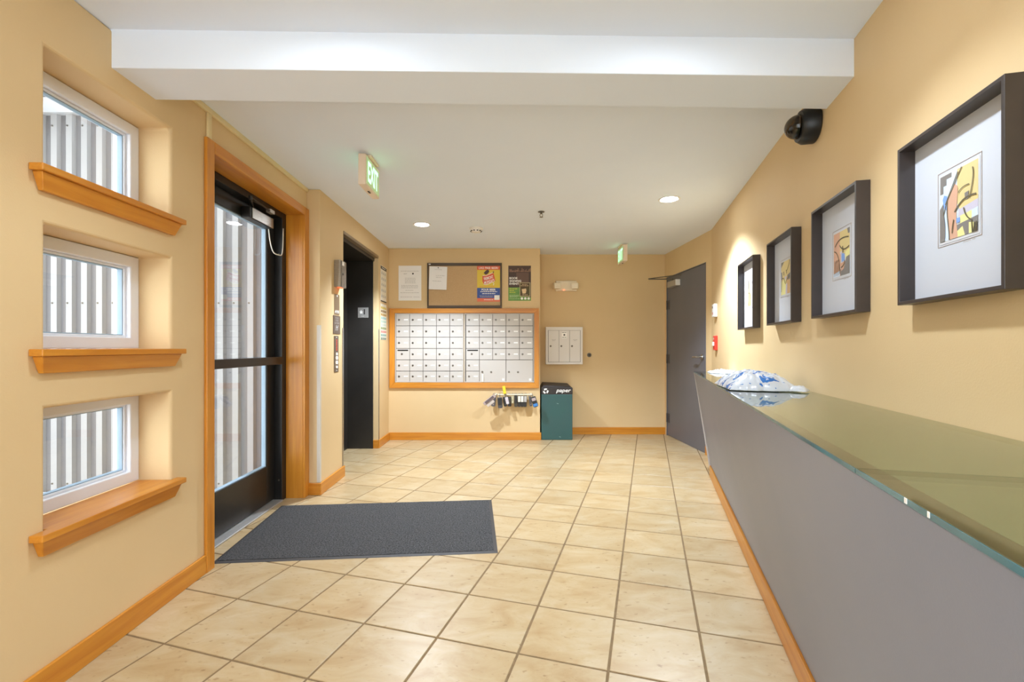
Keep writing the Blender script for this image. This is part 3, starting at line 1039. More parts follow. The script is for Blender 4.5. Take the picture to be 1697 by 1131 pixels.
lines_mesh([(-W * .45, -W * .05, H * .15), (-W * .45, -W * .05, H * .125), (-W * .45, -W * .1, H * .1), (-W * .45, 0, H * .05)], -0.0021, 0.006).build('type', mat('poster_pale_green', (176, 200, 150), 0.5), bk)
for k in range(3):
    xx = W * (.10 + .15 * k)
    MB().cyl((xx, -0.0016, H * .065), (xx, -0.0022, H * .065), W * .055, n=14).build('badge', PWH, bk)

# two posters on the elevator wall
for k, (pxs, lab) in enumerate((((630.6, 441.5, 640.2, 502.0), 'white icon chart with a black heading on the elevator side wall'),
                                ((630.6, 505.5, 640.2, 564.0), 'colourful picture chart under the white icon chart by the elevator'))):
    xa, _ = EW.hit(pxs[0], 500)
    xb, _ = EW.hit(pxs[2], 500)
    xa, xb = xa, min(xb, EW.len - 0.03)
    za = (1.735, 1.275)[k]
    W, H = xb - xa, 0.435
    r = root('wall_chart', EW.at((xa + xb) / 2, za), EW.rz, lab, 'poster')
    MB().box(-W / 2, W / 2, -0.0014, -0.0004, 0, H).build('sheet', PAPER2, r)
    if k == 0:
        flat([(-W / 2, H * .90), (W / 2, H * .90), (W / 2, H * .985), (-W / 2, H * .985)], -0.0018).build('heading_band', mat('chart_dark', (72, 56, 42), 0.6), r)
        lines_mesh([(-W * .3, W * .3, H * .935)], -0.0023, 0.008).build('type', PWH, r)
        flat([(-W / 2, 0), (W / 2, 0), (W / 2, H * .035), (-W / 2, H * .035)], -0.0018).build('foot_band', mat('chart_dark', (72, 56, 42), 0.6), r)
        mb = MB()
        for i in range(5):
            for j in range(3):
                cx, cz = (j - 1) * W * .28, H * (.80 - .16 * i)
                q = W * .07
                mb.add([(cx - q, -0.0018, cz - q * .6), (cx + q, -0.0018, cz - q), (cx + q * .6, -0.0018, cz + q), (cx - q * .5, -0.0018, cz + q * .8)], [(0, 1, 2, 3)])
        mb.build('icons', INK, r)
    else:
        cols = [(214, 190, 70), (150, 120, 70), (190, 150, 60), (150, 196, 196), (176, 206, 190), (196, 210, 196), (130, 150, 90), (214, 130, 120), (120, 160, 150), (110, 126, 110)]
        for i, c in enumerate(cols):
            mb = MB()
            for j in range(4):
                xx0 = -W * .46 + j * W * .235
                z_ = H * (.93 - .095 * i)
                mb.add([(xx0, -0.0018, z_ - H * .075), (xx0 + W * .2, -0.0018, z_ - H * .07), (xx0 + W * .19, -0.0018, z_ - H * .01), (xx0 + W * .02, -0.0018, z_)], [(0, 1, 2, 3)])
            mb.build('picture_row', mat('chart_%d' % i, c, 0.6), r)

# ------------------------------------------------------------------ mailboxes
x0, z1 = BW.hit(646, 511.7)
x1, z0 = BW.hit(893.0, 643.3)
ix0, iz1 = BW.hit(654.8, 519.5)
ix1, iz0 = BW.hit(885.3, 634.2)
sr = root('mailbox_surround', BW.at((x0 + x1) / 2, z0), 0, 'orange wood surround framing the two mailbox units', 'wood surround')
xc = (x0 + x1) / 2
Y0, Y1 = -0.026, -0.001
for name, pts, m in (('bottom_rail', [(x0, z0), (x1, z0), (ix1, iz0), (ix0, iz0)], WOODX),
                     ('top_rail', [(x0, z1), (x1, z1), (ix1, iz1), (ix0, iz1)], WOODX),
                     ('side_stile', [(x0, z0), (ix0, iz0), (ix0, iz1), (x0, z1)], WOODZ),
                     ('side_stile', [(x1, z0), (ix1, iz0), (ix1, iz1), (x1, z1)], WOODZ)):
    MB().prism_y([(p[0] - xc, p[1] - z0) for p in pts], Y0, Y1).build(name, m, sr, bevel=0.0025)

bxm = lambda px: BW.hit(px, 577)[0]
bzm = lambda py: BW.hit(770, py)[1]
row_px = [520.8, 540.3, 559.2, 578.0, 596.8, 615.3, 633.0]
cols_l = [656.6, 679.3, 701.4, 723.5, 745.6, 767.4]
cols_r = [772.3, 794.6, 816.6, 838.6, 860.8, 883.2]
lock_me = MB().lathe([(0.0125, 0), (0.0125, 0.003), (0.009, 0.006), (0.004, 0.006)], (0, 0, 0), (0, -1, 0), 12).mesh('lock', LOCK)
lab_me = MB().box(-0.026, 0.026, -0.0012, 0, -0.007, 0.007).mesh('name_label', LABELW)
slot_me = MB().box(-0.068, 0.068, -0.0015, 0, -0.008, 0.008).mesh('mail_slot', BLK)
door_cache = {}


def mail_door(parent, xa, xb, za, zb, ox, oz):
    W, H = xb - xa - 0.006, zb - za - 0.007
    key = (round(W, 3), round(H, 3))
    if key not in door_cache:
        door_cache[key] = MB().box(-W / 2, W / 2, -0.004, 0.0, 0, H).mesh('mail_door', BOXW)
    return put('mail_door', door_cache[key], parent, bevel=0.0012, loc=((xa + xb) / 2 - ox, -0.0085, za + 0.0035 - oz)), W, H


for side, cpx, (pa, pb), lab in ((0, cols_l, (655.2, 768.4), 'white mailbox unit of thirty small doors, below the pinned letter'),
                                 (1, cols_r, (769.8, 885.0), 'white mailbox unit with two large parcel doors at its foot')):
    xa, xb = bxm(pa), bxm(pb)
    ox, oz = (xa + xb) / 2, iz0 + 0.003
    u = root('mailbox_unit', BW.at(ox, oz), 0, lab, 'mailbox')
    HH = iz1 - iz0 - 0.006
    MB().box(-(xb - xa) / 2, (xb - xa) / 2, -0.007, -0.001, 0, HH).build('back_panel', BOXD, u)
    MB().frame_y(-(xb - xa) / 2, (xb - xa) / 2, 0, HH, 0.010, -0.018, -0.0072).build('rim', BOXW, u, bevel=0.0015)
    for r in range(6):
        for c in range(5):
            if side == 1 and r >= 4 and c >= 1:
                continue
            d, W, H = mail_door(u, bxm(cpx[c]), bxm(cpx[c + 1]), bzm(row_px[r + 1]), bzm(row_px[r]), ox, oz)
            if r == 3 and c == 0:
                put('mail_slot', slot_me, d, loc=(0, -0.0042, H * 0.86))
                put('lock', lock_me, d, loc=(-0.012, -0.0042, H * 0.52))
            else:
                put('lock', lock_me, d, loc=(-W / 2 + 0.036, -0.0042, H * 0.50))
                put('name_label', lab_me, d, loc=(W * 0.24, -0.0042, H * 0.51))
    if side == 1:
        for c in (1, 3):
            d, W, H = mail_door(u, bxm(cpx[c]), bxm(cpx[c + 2]), bzm(row_px[6]), bzm(row_px[4]), ox, oz)
            put('lock', lock_me, d, loc=(-W / 2 + 0.034, -0.0042, H * 0.45))
            put('lock', lock_me, d, loc=(-0.02, -0.0042, H * 0.44))
            MB().box(W * .36, W * .44, -0.0052, -0.0042, H * 0.04, H * 0.14).build('number_label', LABELW, d)
            if c == 1:
                kt = MB().tube([(-W / 2 + 0.034, -0.012, H * .45), (-W / 2 + 0.036, -0.016, H * .38)], 0.002).build('key_ring', LOCK, d)
                MB().box(-W / 2 + 0.028, -W / 2 + 0.052, -0.017, -0.013, -H * 0.02, H * 0.36).build('key_tag', PAPER2, d, bevel=0.003)

# ------------------------------------------------------------------ lock boxes on their bar
kx = lambda cxp: BW.hit(790 + cxp * 0.06482, 577)[0]
kz = lambda cyp: BW.hit(770, 635 + cyp * 0.06482)[1]
bz = kz(292)
bar = root('lock_bar', BW.at(kx(920), bz), 0, 'pale rod on the wall below the mailboxes with lock boxes hooked on', 'rod')
OUTB = 0.052
mb = MB().cyl((kx(470) - kx(920), -OUTB, 0), (kx(1420) - kx(920), -OUTB, 0), 0.009)
mb.build('rod', CREAMP, bar)
for cxp in (500, 1390):
    MB().cyl((kx(cxp) - kx(920), -OUTB, 0), (kx(cxp) - kx(920), -0.001, 0), 0.008).cyl((kx(cxp) - kx(920), -0.006, 0), (kx(cxp) - kx(920), -0.001, 0), 0.018).build('bracket', CREAMP, bar)
GREYB = mat('lockbox_grey', (92, 90, 92), 0.4)
DKB = mat('lockbox_black', (38, 36, 36), 0.45)
OLB = mat('lockbox_olive', (66, 62, 52), 0.5)
LAV = mat('lockbox_lavender', (206, 198, 206), 0.4)
BEI = mat('lockbox_beige', (190, 182, 148), 0.5)
LGR = mat('lockbox_light_grey', (178, 174, 170), 0.4)
BLU = mat('lockbox_blue', (62, 124, 190), 0.4)
G = 'key lock boxes on the rod'
# centre, top, bottom, width (crop units), tilt, body colour, face piece colour, label
LB = [(455, 320, 590, 105, -6, GREYB, PINK, 'grey lock box beside the tilted mauve one', 'a'),
      (590, 350, 620, 118, 4, mat('lockbox_charcoal', (74, 72, 74), 0.45), DKB, 'wide charcoal lock box with rounded foot', 'b'),
      (695, 350, 590, 76, 9, DKB, GREYB, 'slim black lock box behind the lavender one', 'a'),
      (748, 345, 525, 78, 13, LAV, PAPER2, 'small lavender lock box swinging on the rod', 'a'),
      (832, 345, 590, 96, 2, DKB, OLB, 'broad black lock box beside the flat beige one', 'b'),
      (920, 330, 512, 58, 0, BEI, PAPER2, 'flat beige lock box on the rod', 'a'),
      (998, 300, 600, 84, 1, OLB, DKB, 'olive black lock box, longest on the rod', 'b'),
      (1085, 320, 598, 74, 0, DKB, PAPER2, 'black lock box with white cap, beside the long olive black one', 'c'),
      (1160, 320, 598, 74, 0, DKB, PAPER2, 'black lock box with white cap, between two other capped lock boxes', 'c'),
      (1245, 320, 600, 82, -3, DKB, LGR, 'slightly tilted black lock box with light grey cap', 'c'),
      (1345, 335, 585, 62, 8, GREYB, LGR, 'narrow grey lock box beside the blue footed one', 'a'),
      (1470, 335, 600, 128, 17, DKB, BLU, 'black lock box with bright blue foot at the rod end', 'd')]
for i, (cxp, tp, bt, wd, tilt, m1, m2, lab, kind) in enumerate(LB):
    W = wd * 0.06482 * 5.85 / F
    Hh = (bt - tp) * 0.06482 * 5.85 / F
    top_off = (tp - 292) * 0.06482 * 5.85 / F
    out = OUTB
    xx = min(kx(cxp - (45 if kind == 'd' else 0)), kx(1415))
    r = root('lock_box', BW.at(xx, bz, out), 0, lab or 'black lock box with pale cap in the middle of the rod', 'lock box', G)
    r.rotation_euler = (0, -math.radians(tilt), 0)
    dy = 0.016
    fo = {1: -0.052, 3: -0.052, 11: -0.058}.get(i, 0.0)
    z1 = -top_off
    z0 = z1 - Hh
    sh = []
    sw = W * 0.33 if fo == 0 else 0.005
    for k in range(13):
        a = PI * k / 12
        sh.append((math.cos(a) * sw, 0.0, 0.006 + math.sin(a) * 0.012))
    sh = [(sw, fo, z1 - 0.005)] + sh + [(-sw, fo, z1 - 0.005)]
    MB().tube(sh, 0.0035, 8).build('shackle', STEEL, r, smooth=True)
    body = MB()
    rr = min(W * .32, 0.018)
    pts = [(-W / 2 + rr * (1 - math.cos(a)), z0 + rr * (1 - math.sin(a))) for a in [PI / 2 * k / 4 for k in range(5)]]
    pts += [(W / 2 - rr * (1 - math.cos(a)), z0 + rr * (1 - math.sin(a))) for a in [PI / 2 * (4 - k) / 4 for k in range(5)]]
    pts += [(W / 2, z1 - 0.004), (W / 2 - 0.004, z1), (-W / 2 + 0.004, z1), (-W / 2, z1 - 0.004)]
    body.prism_y(pts, fo - dy - 0.004, fo + dy)
    dy -= fo
    body.build('body', m1, r, bevel=0.003)
    if kind == 'a':
        MB().box(-W * .34, W * .34, -dy - 0.008, -dy - 0.0042, z0 + Hh * .45, z1 - Hh * .06).build('face_plate', m1, r, bevel=0.002)
        MB().cyl((0, -dy - 0.0042, z0 + Hh * .2), (0, -dy - 0.009, z0 + Hh * .2), W * .14, n=12).build('key_port', m2, r)
    elif kind == 'b':
        MB().box(-W * .38, W * .38, -dy - 0.008, -dy - 0.0042, z0 + Hh * .3, z1 - Hh * .04).build('face_plate', m2, r, bevel=0.003)
    elif kind == 'c':
        MB().box(-W * .42, W * .42, -dy - 0.010, -dy - 0.0042, z0 + Hh * .45, z1 - 0.002).build('cap', m2, r, bevel=0.003)
    else:
        MB().box(-W * .44, W * .44, -dy - 0.010, -dy - 0.0042, z0 + Hh * .06, z0 + Hh * .34).build('blue_foot', m2, r, bevel=0.003)
        MB().box(-W * .40, W * .40, -dy - 0.008, -dy - 0.0042, z0 + Hh * .62, z0 + Hh * .9).build('face_plate', PINK, r, bevel=0.003)
# mauve box lying across the end of the rod
r = root('lock_box', BW.at(kx(505), bz, OUTB), 0, 'large mauve grey lock box tilted far out at the rod end', 'lock box', G)
r.rotation_euler = (0, math.radians(52), 0)
MB().tube([(0.0, 0.010, 0.004), (0.0, 0.0, 0.015), (0.0, -0.012, 0.010), (0.0, -0.09, 0.006), (0.0, -0.102, -0.012)], 0.0038).build('shackle', STEEL, r, smooth=True)
MB().box(-0.030, 0.012, -0.124, -0.086, -0.185, -0.010).build('body', PINK, r, bevel=0.004)
MB().box(0.0125, 0.052, -0.120, -0.090, -0.165, -0.060).build('key_compartment', mat('pale_grey_plastic', (196, 184, 176), 0.4), r, bevel=0.004)
MB().box(-0.026, 0.004, -0.1275, -0.1242, -0.16, -0.03).build('face_plate', mat('dark_mauve', (96, 82, 84), 0.4), r, bevel=0.002)
yt = root('yellow_tag', BW.at(kx(725), bz, OUTB), 0, 'bright yellow tag sticking up from the rod of lock boxes', 'tag')
yt.rotation_euler = (0, math.radians(-8), 0)
MB().box(-0.019, 0.019, -0.018, -0.0105, 0.012, 0.112).build('tag', mat('yellow_plastic', (238, 208, 44), 0.4), yt, bevel=0.003)
MB().tube([(0.0, -0.014, 0.016), (0.004, -0.012, -0.002), (0, -0.0125, -0.012)], 0.002).build('tie', BLK, yt)

# ------------------------------------------------------------------ alcove: parcel box, emergency light, lock, bin
az = lambda py: AW.hit(950, py)[1]
def aw_box(px0, px1, py0, py1, out):
    x0, z1 = AW.hit(px0, py0, out)
    x1, z0 = AW.hit(px1, py1, out)
    return x0, x1, z0, z1
x0, x1, z0, z1 = aw_box(904.5, 965.7, 542.2, 604.2, 0.10)
pb = root('parcel_box', AW.at((x0 + x1) / 2, z0), 0, 'white wall mounted box with three narrow locked doors', 'mailbox')
W, H = x1 - x0, z1 - z0
MB().box(-W / 2, W / 2, -0.10, -0.001, 0, H).build('body', PBOX, pb, bevel=0.003)
MB().box(-W / 2 + 0.03, W / 2 - 0.03, -0.1012, -0.1003, 0.03, H - 0.045).build('shadow_gap', BOXD, pb)
dw = (W - 0.066) / 3
for k in range(3):
    xx = -W / 2 + 0.033 + dw * (k + .5)
    d = MB().box(-dw / 2 + 0.002, dw / 2 - 0.002, -0.004, 0, 0, H - 0.082).build('narrow_door', PBOX, pb, bevel=0.001, loc=(xx, -0.1013, 0.034))
    put('lock', lock_me, d, loc=(-dw * .28, -0.0042, H * 0.42))
    if k == 1:
        MB().box(-0.035, 0.035, -0.0052, -0.0042, H * .63, H * .80).build('label', LABELW, d)
        MB().cyl((0, -0.0053, H * .72), (0, -0.0064, H * .72), 0.012, n=14).build('emblem', INKD, d)
        lines_mesh([(-0.03, 0.03, H * .775), (-0.03, 0.03, H * .65)], -0.0056, 0.006).build('type', INKD, d)
    else:
        lines_mesh([(-0.025, 0.03, H * .585), (-0.015, 0.02, H * .56)], -0.0046, 0.005).build('type', INK, d)

x0, x1, z0, z1 = aw_box(914.6, 959.6, 464.5, 482.5, 0.05)
emg = root('emergency_light', AW.at((x0 + x1) / 2, z0), 0, 'cream twin head emergency light with red indicator high in the alcove', 'emergency light')
W, H = x1 - x0, z1 - z0
MB().box(-W * .36, W * .42, -0.05, -0.001, 0, H * .95).build('housing', CREAMP, emg, bevel=0.008)
MB().box(-W * .2, W * .2, -0.056, -0.0505, H * .12, H * .9).build('cover', CREAMP, emg, bevel=0.003)
for s_ in (-1, 1):
    hd = MB().box(-0.048, 0.048, -0.075, -0.001, -0.040, 0.040).build('lamp_head', CREAMP, emg, bevel=0.008, loc=(s_ * W * .36, -0.056, H * .42))
    hd.rotation_euler = (0, 0, -s_ * 0.25)
    mb = MB()
    for j in range(3):
        mb.box(-0.04, 0.04, -0.079, -0.0752, -0.030 + j * 0.022, -0.016 + j * 0.022)
    mb.build('lens', mat('lamp_lens', (246, 236, 214), 0.2), hd, bevel=0.002)
MB().cyl((-W * .06, -0.0565, 0.012), (-W * .06, -0.062, 0.012), 0.006, n=10).build('indicator', REDLED, emg)
x, z = AW.hit(976.4, 588.7)
kl = root('key_switch', AW.at(x, z), 0, 'small round key switch on the alcove wall beside the parcel box', 'key switch')
MB().lathe([(0.03, 0.0008), (0.03, 0.004), (0.022, 0.007), (0.018, 0.007)], (0, 0, 0), (0, -1, 0), 20).build('collar', LOCK, kl)
MB().cyl((0, -0.0072, 0), (0, -0.010, 0), 0.016, n=16).build('core', DARKEDGE, kl)

bx0 = (895.9 - CX) / F * 5.885 + 0.004
bx1 = (948.0 - CX) / F * 5.885
bin_ = root('recycling_bin', ((bx0 + bx1) / 2, 5.885, 0), 0, 'teal recycling bin with dark top reading paper', 'bin')
W = bx1 - bx0
bin_.location.x += 0.006
D, HB = 0.34, 0.668
MB().box(-W / 2, W / 2, 0, D, 0.001, HB - 0.085).build('body', TEAL, bin_, bevel=0.006)
MB().box(-W / 2 - 0.002, W / 2 + 0.002, -0.002, D + 0.002, HB - 0.0845, HB).build('top_band', BINTOP, bin_, bevel=0.004)
bot = [(-W / 2 + 0.004, 0.01, HB + 0.0005), (W / 2 - 0.004, 0.01, HB + 0.0005), (W / 2 - 0.004, D - 0.005, HB + 0.0005), (-W / 2 + 0.004, D - 0.005, HB + 0.0005)]
top = [(-W / 2 + 0.03, 0.03, HB + 0.03), (W / 2 - 0.03, 0.03, HB + 0.012), (W / 2 - 0.03, D - 0.02, HB + 0.035), (-W / 2 + 0.03, D - 0.02, HB + 0.05)]
MB().hexa(bot, top).build('lid', BINTOP, bin_, bevel=0.004)
lettering('paper', LABELW, bin_, W * .21, -0.0035, HB - 0.048, 0.048, W * .48, bold=0.012, shear=0.25)
mb = MB()
for k in range(3):
    a0 = PI / 2 + k * 2 * PI / 3
    def P(r_, a):
        return (-W * .36 + r_ * math.cos(a), HB - 0.043 + r_ * math.sin(a))
    pts = [P(0.034, a0 - 0.55 + t * 0.22) for t in range(6)]
    pin = [P(0.016, a0 - 0.55 + t * 0.22) for t in range(6)]
    for i in range(5):
        q = [pts[i], pts[i + 1], pin[i + 1], pin[i]]
        mb.v += [(p[0], -0.0035, p[1]) for p in q]
        n0 = len(mb.v) - 4
        mb.f.append((n0, n0 + 1, n0 + 2, n0 + 3))
    q = [P(0.041, a0 + 0.55), P(0.025, a0 + 1.05), P(0.010, a0 + 0.55)]
    mb.v += [(p[0], -0.0035, p[1]) for p in q]
    n0 = len(mb.v) - 3
    mb.f.append((n0, n0 + 1, n0 + 2))
mb.build('recycling_symbol', LABELW, bin_)
for sx, sz in ((-0.01, 0.47), (0.02, 0.045)):
    flat([(sx, sz), (sx + 0.03, sz - 0.012), (sx + 0.026, sz - 0.004)], -0.0012).build('scuff', mat('pale_scuff', (150, 178, 172), 0.6), bin_)

# ------------------------------------------------------------------ grey door (door_2)
d2 = root('door_2', DW.at(DD0), DW.rz, 'plain grey metal door with steel lever and closer', kind='structure')
DL = DD1 - DD0
MB().box(0.012, DL - 0.012, 0.004, 0.048, 0.008, DDTOP - 0.012).build('leaf', GREYDOOR, d2, bevel=0.002)
for nm, b in (('frame_jamb', (0.0005, 0.010, -0.004, 0.09, 0, DDTOP - 0.001)), ('frame_jamb', (DL - 0.010, DL - 0.0005, -0.004, 0.09, 0, DDTOP - 0.001)), ('frame_head', (0.011, DL - 0.011, -0.004, 0.09, DDTOP - 0.010, DDTOP - 0.001))):
    MB().box(*b).build(nm, GREYDOOR, d2)
for z in (0.24, 1.03, 1.75):
    MB().cyl((0.02, -0.006, z - 0.06), (0.02, -0.006, z + 0.06), 0.008, n=10).box(0.022, 0.09, -0.0005, 0.0035, z - 0.06, z + 0.06).build('hinge', mat('dark_hinge', (74, 72, 78), 0.4), d2)
lv = MB().cyl((DL - 0.085, 0.0035, 1.075), (DL - 0.085, -0.012, 1.075), 0.032, n=20).build('lever_rose', STEEL, d2, bevel=0.002)
MB().tube([(DL - 0.085, -0.0125, 1.075), (DL - 0.085, -0.052, 1.075), (DL - 0.10, -0.060, 1.075), (DL - 0.205, -0.058, 1.072)], 0.010, 10).build('lever', STEEL, lv)
MB().box(DL - 0.022, DL - 0.013, 0.000, 0.0035, 1.03, 1.12).build('strike_edge', STEEL, d2)
cz = 1.965
cb2 = MB().box(0.15, 0.42, -0.055, 0.0035, cz, cz + 0.075).build('closer_body', ALU, d2, bevel=0.004)
MB().box(0.4205, 0.435, -0.055, 0.0035, cz, cz + 0.075).build('closer_cap', WHITEP, cb2, bevel=0.003)
mb = MB().cyl((0.26, -0.03, cz + 0.0755), (0.26, -0.03, cz + 0.105), 0.012, n=10)
mb.tube([(0.26, -0.03, cz + 0.10), (0.20, -0.32, cz + 0.108)], 0.008)
mb.tube([(0.20, -0.32, cz + 0.112), (0.52, -0.02, cz + 0.118)], 0.006)
mb.build('closer_arm', LOCK, d2)

# ------------------------------------------------------------------ right wall: devices, camera, prints
x, z = RW.hit(1187.5, 515)
hn = root('wall_sounder', RW.at(x, z - 0.066), RW.rz, 'small white wall sounder with red print beside the grey door', 'alarm device')
MB().box(-0.05, 0.05, -0.036, -0.001, 0, 0.132).build('body', WHITEP, hn, bevel=0.005)
MB().cyl((-0.01, -0.0365, 0.10), (-0.01, -0.039, 0.10), 0.012, n=14).build('sensor', INKD, hn)
lines_mesh([(-0.03, 0.02, 0.04), (-0.03, 0.02, 0.028)], -0.0366, 0.008).build('type', RED, hn)
x, z = RW.hit(1188, 569)
ps = root('pull_station', RW.at(x, z - 0.073), RW.rz, 'red fire alarm pull station on the wall below the sounder', 'fire alarm')
MB().prism_y([(-0.045, 0.0), (0.045, 0.0), (0.045, 0.148), (-0.045, 0.148)], -0.03, -0.001).build('body', RED, ps, bevel=0.006)
MB().box(-0.03, 0.03, -0.040, -0.0305, 0.045, 0.085).build('handle', LABELW, ps, bevel=0.003)
lettering('FIRE', LABELW, ps, 0, -0.0306, 0.118, 0.02, 0.05, bold=0.01)

xw = RW.x_at_y(2.268)
dm = root('dome_camera', RW.at(xw, 2.275), RW.rz, 'black dome security camera on the wall behind the beam', 'camera')
smooth_by_angle(MB().lathe([(0.080, 0.001), (0.085, 0.006), (0.085, 0.055), (0.072, 0.078), (0.060, 0.080)], (0, 0, 0), (0, -1, 0), 40).build('housing', BLK, dm))
prof = [(0.058 * math.cos(a), 0.0805 + 0.060 * math.sin(a)) for a in [PI / 2 * k / 10 for k in range(10)]] + [(0.002, 0.1405)]
MB().lathe(prof, (0, 0, 0), (0, -1, 0), 32).build('dome', DOME, dm, smooth=True)
bl_ = MB().lathe([(0.03, 0.081), (0.036, 0.095), (0.03, 0.112), (0.012, 0.120)], (0, 0, -0.006), (0, -1, -0.15), 20).build('lens_barrel', LOCK, dm, smooth=True)
MB().cyl((0, -0.121, -0.022), (0, -0.126, -0.023), 0.010, n=14).build('lens', BLK, bl_)

YEL, ORG, LBL, BLUE2, GRYD, LAVE, PYEL, TANC, WHT, BRN = [mat('art_' + n, c, 0.7) for n, c in (
    ('yellow', (216, 196, 138)), ('orange', (208, 164, 138)), ('pale_blue', (206, 220, 236)), ('blue', (126, 160, 216)), ('grey', (126, 121, 116)),
    ('lavender', (196, 190, 206)), ('lime', (226, 220, 150)), ('tan', (206, 168, 120)), ('white', (202, 204, 208)), ('brown', (104, 94, 70)))]


def art(i):
    """abstract patches (colour, polygon) and strokes (colour, polyline, width) in 0..1, v downwards"""
    wav = lambda x, a, ph, v0, v1, n=14: [(x + a * math.sin(ph + 7 * (v0 + (v1 - v0) * k / n)), v0 + (v1 - v0) * k / n) for k in range(n + 1)]
    if i == 0:
        P = [(LBL, [(0, 0), (.5, 0), (.5, 1), (0, 1)]), (YEL, [(.47, 0), (1, 0), (1, .58), (.55, .62), (.47, .5)]),
             (GRYD, [(0, 0), (.32, 0), (.32, .07), (.18, .07), (.18, .16), (.09, .16), (.09, .27), (0, .27)]),
             (LAVE, [(.52, .6), (1, .55), (1, .68), (.52, .7)]), (LBL, [(.8, .68), (1, .66), (1, .8), (.8, .8)]), (PYEL, [(.55, .7), (.85, .68), (.85, .82), (.55, .82)]),
             (GRYD, [(.45, .82), (1, .78), (1, 1), (.45, 1)]), (PYEL, [(.45, .92), (.62, .86), (.68, 1), (.45, 1)]), (PYEL, [(.78, .84), (.92, .86), (.86, 1), (.78, 1)]),
             (ORG, [(.28, .3), (.42, .2), (.48, .24)] + wav(.48, .02, 0, .3, 1.0)[::1] + [(.26, 1)] + wav(.25, .03, 1, .98, .4)),
             (BLUE2, [(.12, .3), (.2, .33), (.23, .45), (.19, .54), (.12, .5), (.08, .36)]), (BLUE2, [(.46, .72), (.56, .72), (.56, .79), (.46, .79)]),
             (GRYD, [(0, .5), (.1, .42)] + wav(.12, .03, 2, .5, 1.0) + [(0, 1)]), (GRYD, [(.68, .4), (.78, .39), (.77, .5), (.69, .5)])]
        Sx = [(BRN, [(.6, 0), (.2, .42), (.1, .6)], .018), (BRN, [(.5, .04), (.16, .45)], .018), (BRN, wav(.24, .03, 1, .4, 1), .02),
              (BRN, curve((.42, .62), (.62, .42), (.97, .48)), .025), (BRN, curve((.88, .08), (.94, .2), (.8, .5)), .018), (BRN, curve((.52, .36), (.6, .28), (.8, .3)), .015),
              (BRN, curve((.66, .6), (.7, .75), (.86, .82)) + [(.88, 1)], .02), (BRN, [(.93, .86), (.92, 1)], .02), (BRN, [(.98, .86), (.97, 1)], .02), (BRN, curve((.4, .72), (.36, .85), (.36, .92)), .02)]
    elif i == 1:
        P = [(ORG, [(0, 0), (.45, 0), (.45, 1), (0, 1)]), (YEL, [(.4, 0), (1, 0), (1, .6), (.4, .5)]), (GRYD, [(.85, 0), (1, 0), (1, .12), (.9, .12)]),
             (PYEL, [(.75, .5), (1, .45), (1, .62), (.85, .72), (.75, .7)]), (BLUE2, [(.5, .5), (.68, .52), (.7, .68), (.52, .7)]), (LAVE, [(.42, .46), (.56, .46), (.5, .6)]),
             (GRYD, [(.45, .86), (.7, .8), (.8, .62), (1, .6), (1, 1), (.45, 1)]), (ORG, [(.45, .72), (.75, .7), (.65, .86), (.5, .9)]), (LBL, [(0, .92), (.42, .88), (.42, 1), (0, 1)])]
        Sx = [(BRN, curve((.1, .3), (.35, .1), (.95, .2)), .03), (BRN, curve((.05, .4), (.38, .45), (.42, .95)), .025), (BRN, curve((.4, .3), (.6, .5), (.98, .4)), .03)] + [(BRN, [(.1 + .07 * k, .62), (.04 + .08 * k, .98)], .015) for k in range(5)] + [(BRN, curve((.5, .82), (.7, .8), (.72, .68)), .03), (BRN, [(.6, .35), (.62, .5)], .04)]
    elif i == 2:
        P = [(YEL, [(0, 0), (1, 0), (1, .6), (0, .6)]), (GRYD, [(0, 0), (.35, 0), (0, .16)]), (PYEL, [(0, .6), (.6, .5), (.6, 1), (0, 1)]), (GRYD, [(0, .3), (.12, .3), (.14, .5), (0, .52)]),
             (TANC, [(.6, .5), (1, .48), (1, 1), (.6, 1)]), (GRYD, [(.7, .45), (1, .4), (1, .58), (.75, .6)]), (LAVE, [(.4, .48), (.65, .46), (.55, .6)]), (LAVE, [(.55, .72), (.7, .68), (.7, 1), (.5, 1)])]
        Sx = [(BRN, curve((.6, .32), (.9, .2), (.98, .02)), .03), (BRN, curve((.05, .55), (.3, .4), (.45, .66)), .03), (BRN, [(.3, .3), (.34, .42)], .05), (BRN, curve((.05, .9), (.1, .7), (.1, .55)), .03), (BRN, curve((.5, .7), (.6, .55), (.98, .5)), .03), (BRN, [(.6, .28), (.66, .4)], .04)]
    else:
        P = [(YEL, [(0, 0), (.6, 0), (.6, 1), (0, 1)]), (LAVE, [(.6, 0), (1, 0), (1, 1), (.6, 1)]), (GRYD, [(0, 0), (.2, 0), (.2, .3), (0, .4)]), (TANC, [(.2, .6), (.6, .55), (.6, 1), (.1, 1)]), (GRYD, [(.82, .4), (1, .4), (1, .75), (.82, .7)]), (PYEL, [(.3, .1), (.55, .2), (.5, .5), (.3, .5)])]
        Sx = [(BRN, curve((.1, .5), (.4, .45), (.6, .75)), .04), (BRN, curve((.25, .1), (.3, .4), (.2, .7)), .03), (BRN, curve((.7, .05), (.9, .2), (.85, .5)), .04), (BRN, [(.05, .8), (.15, .98)], .04)]
    return P, Sx


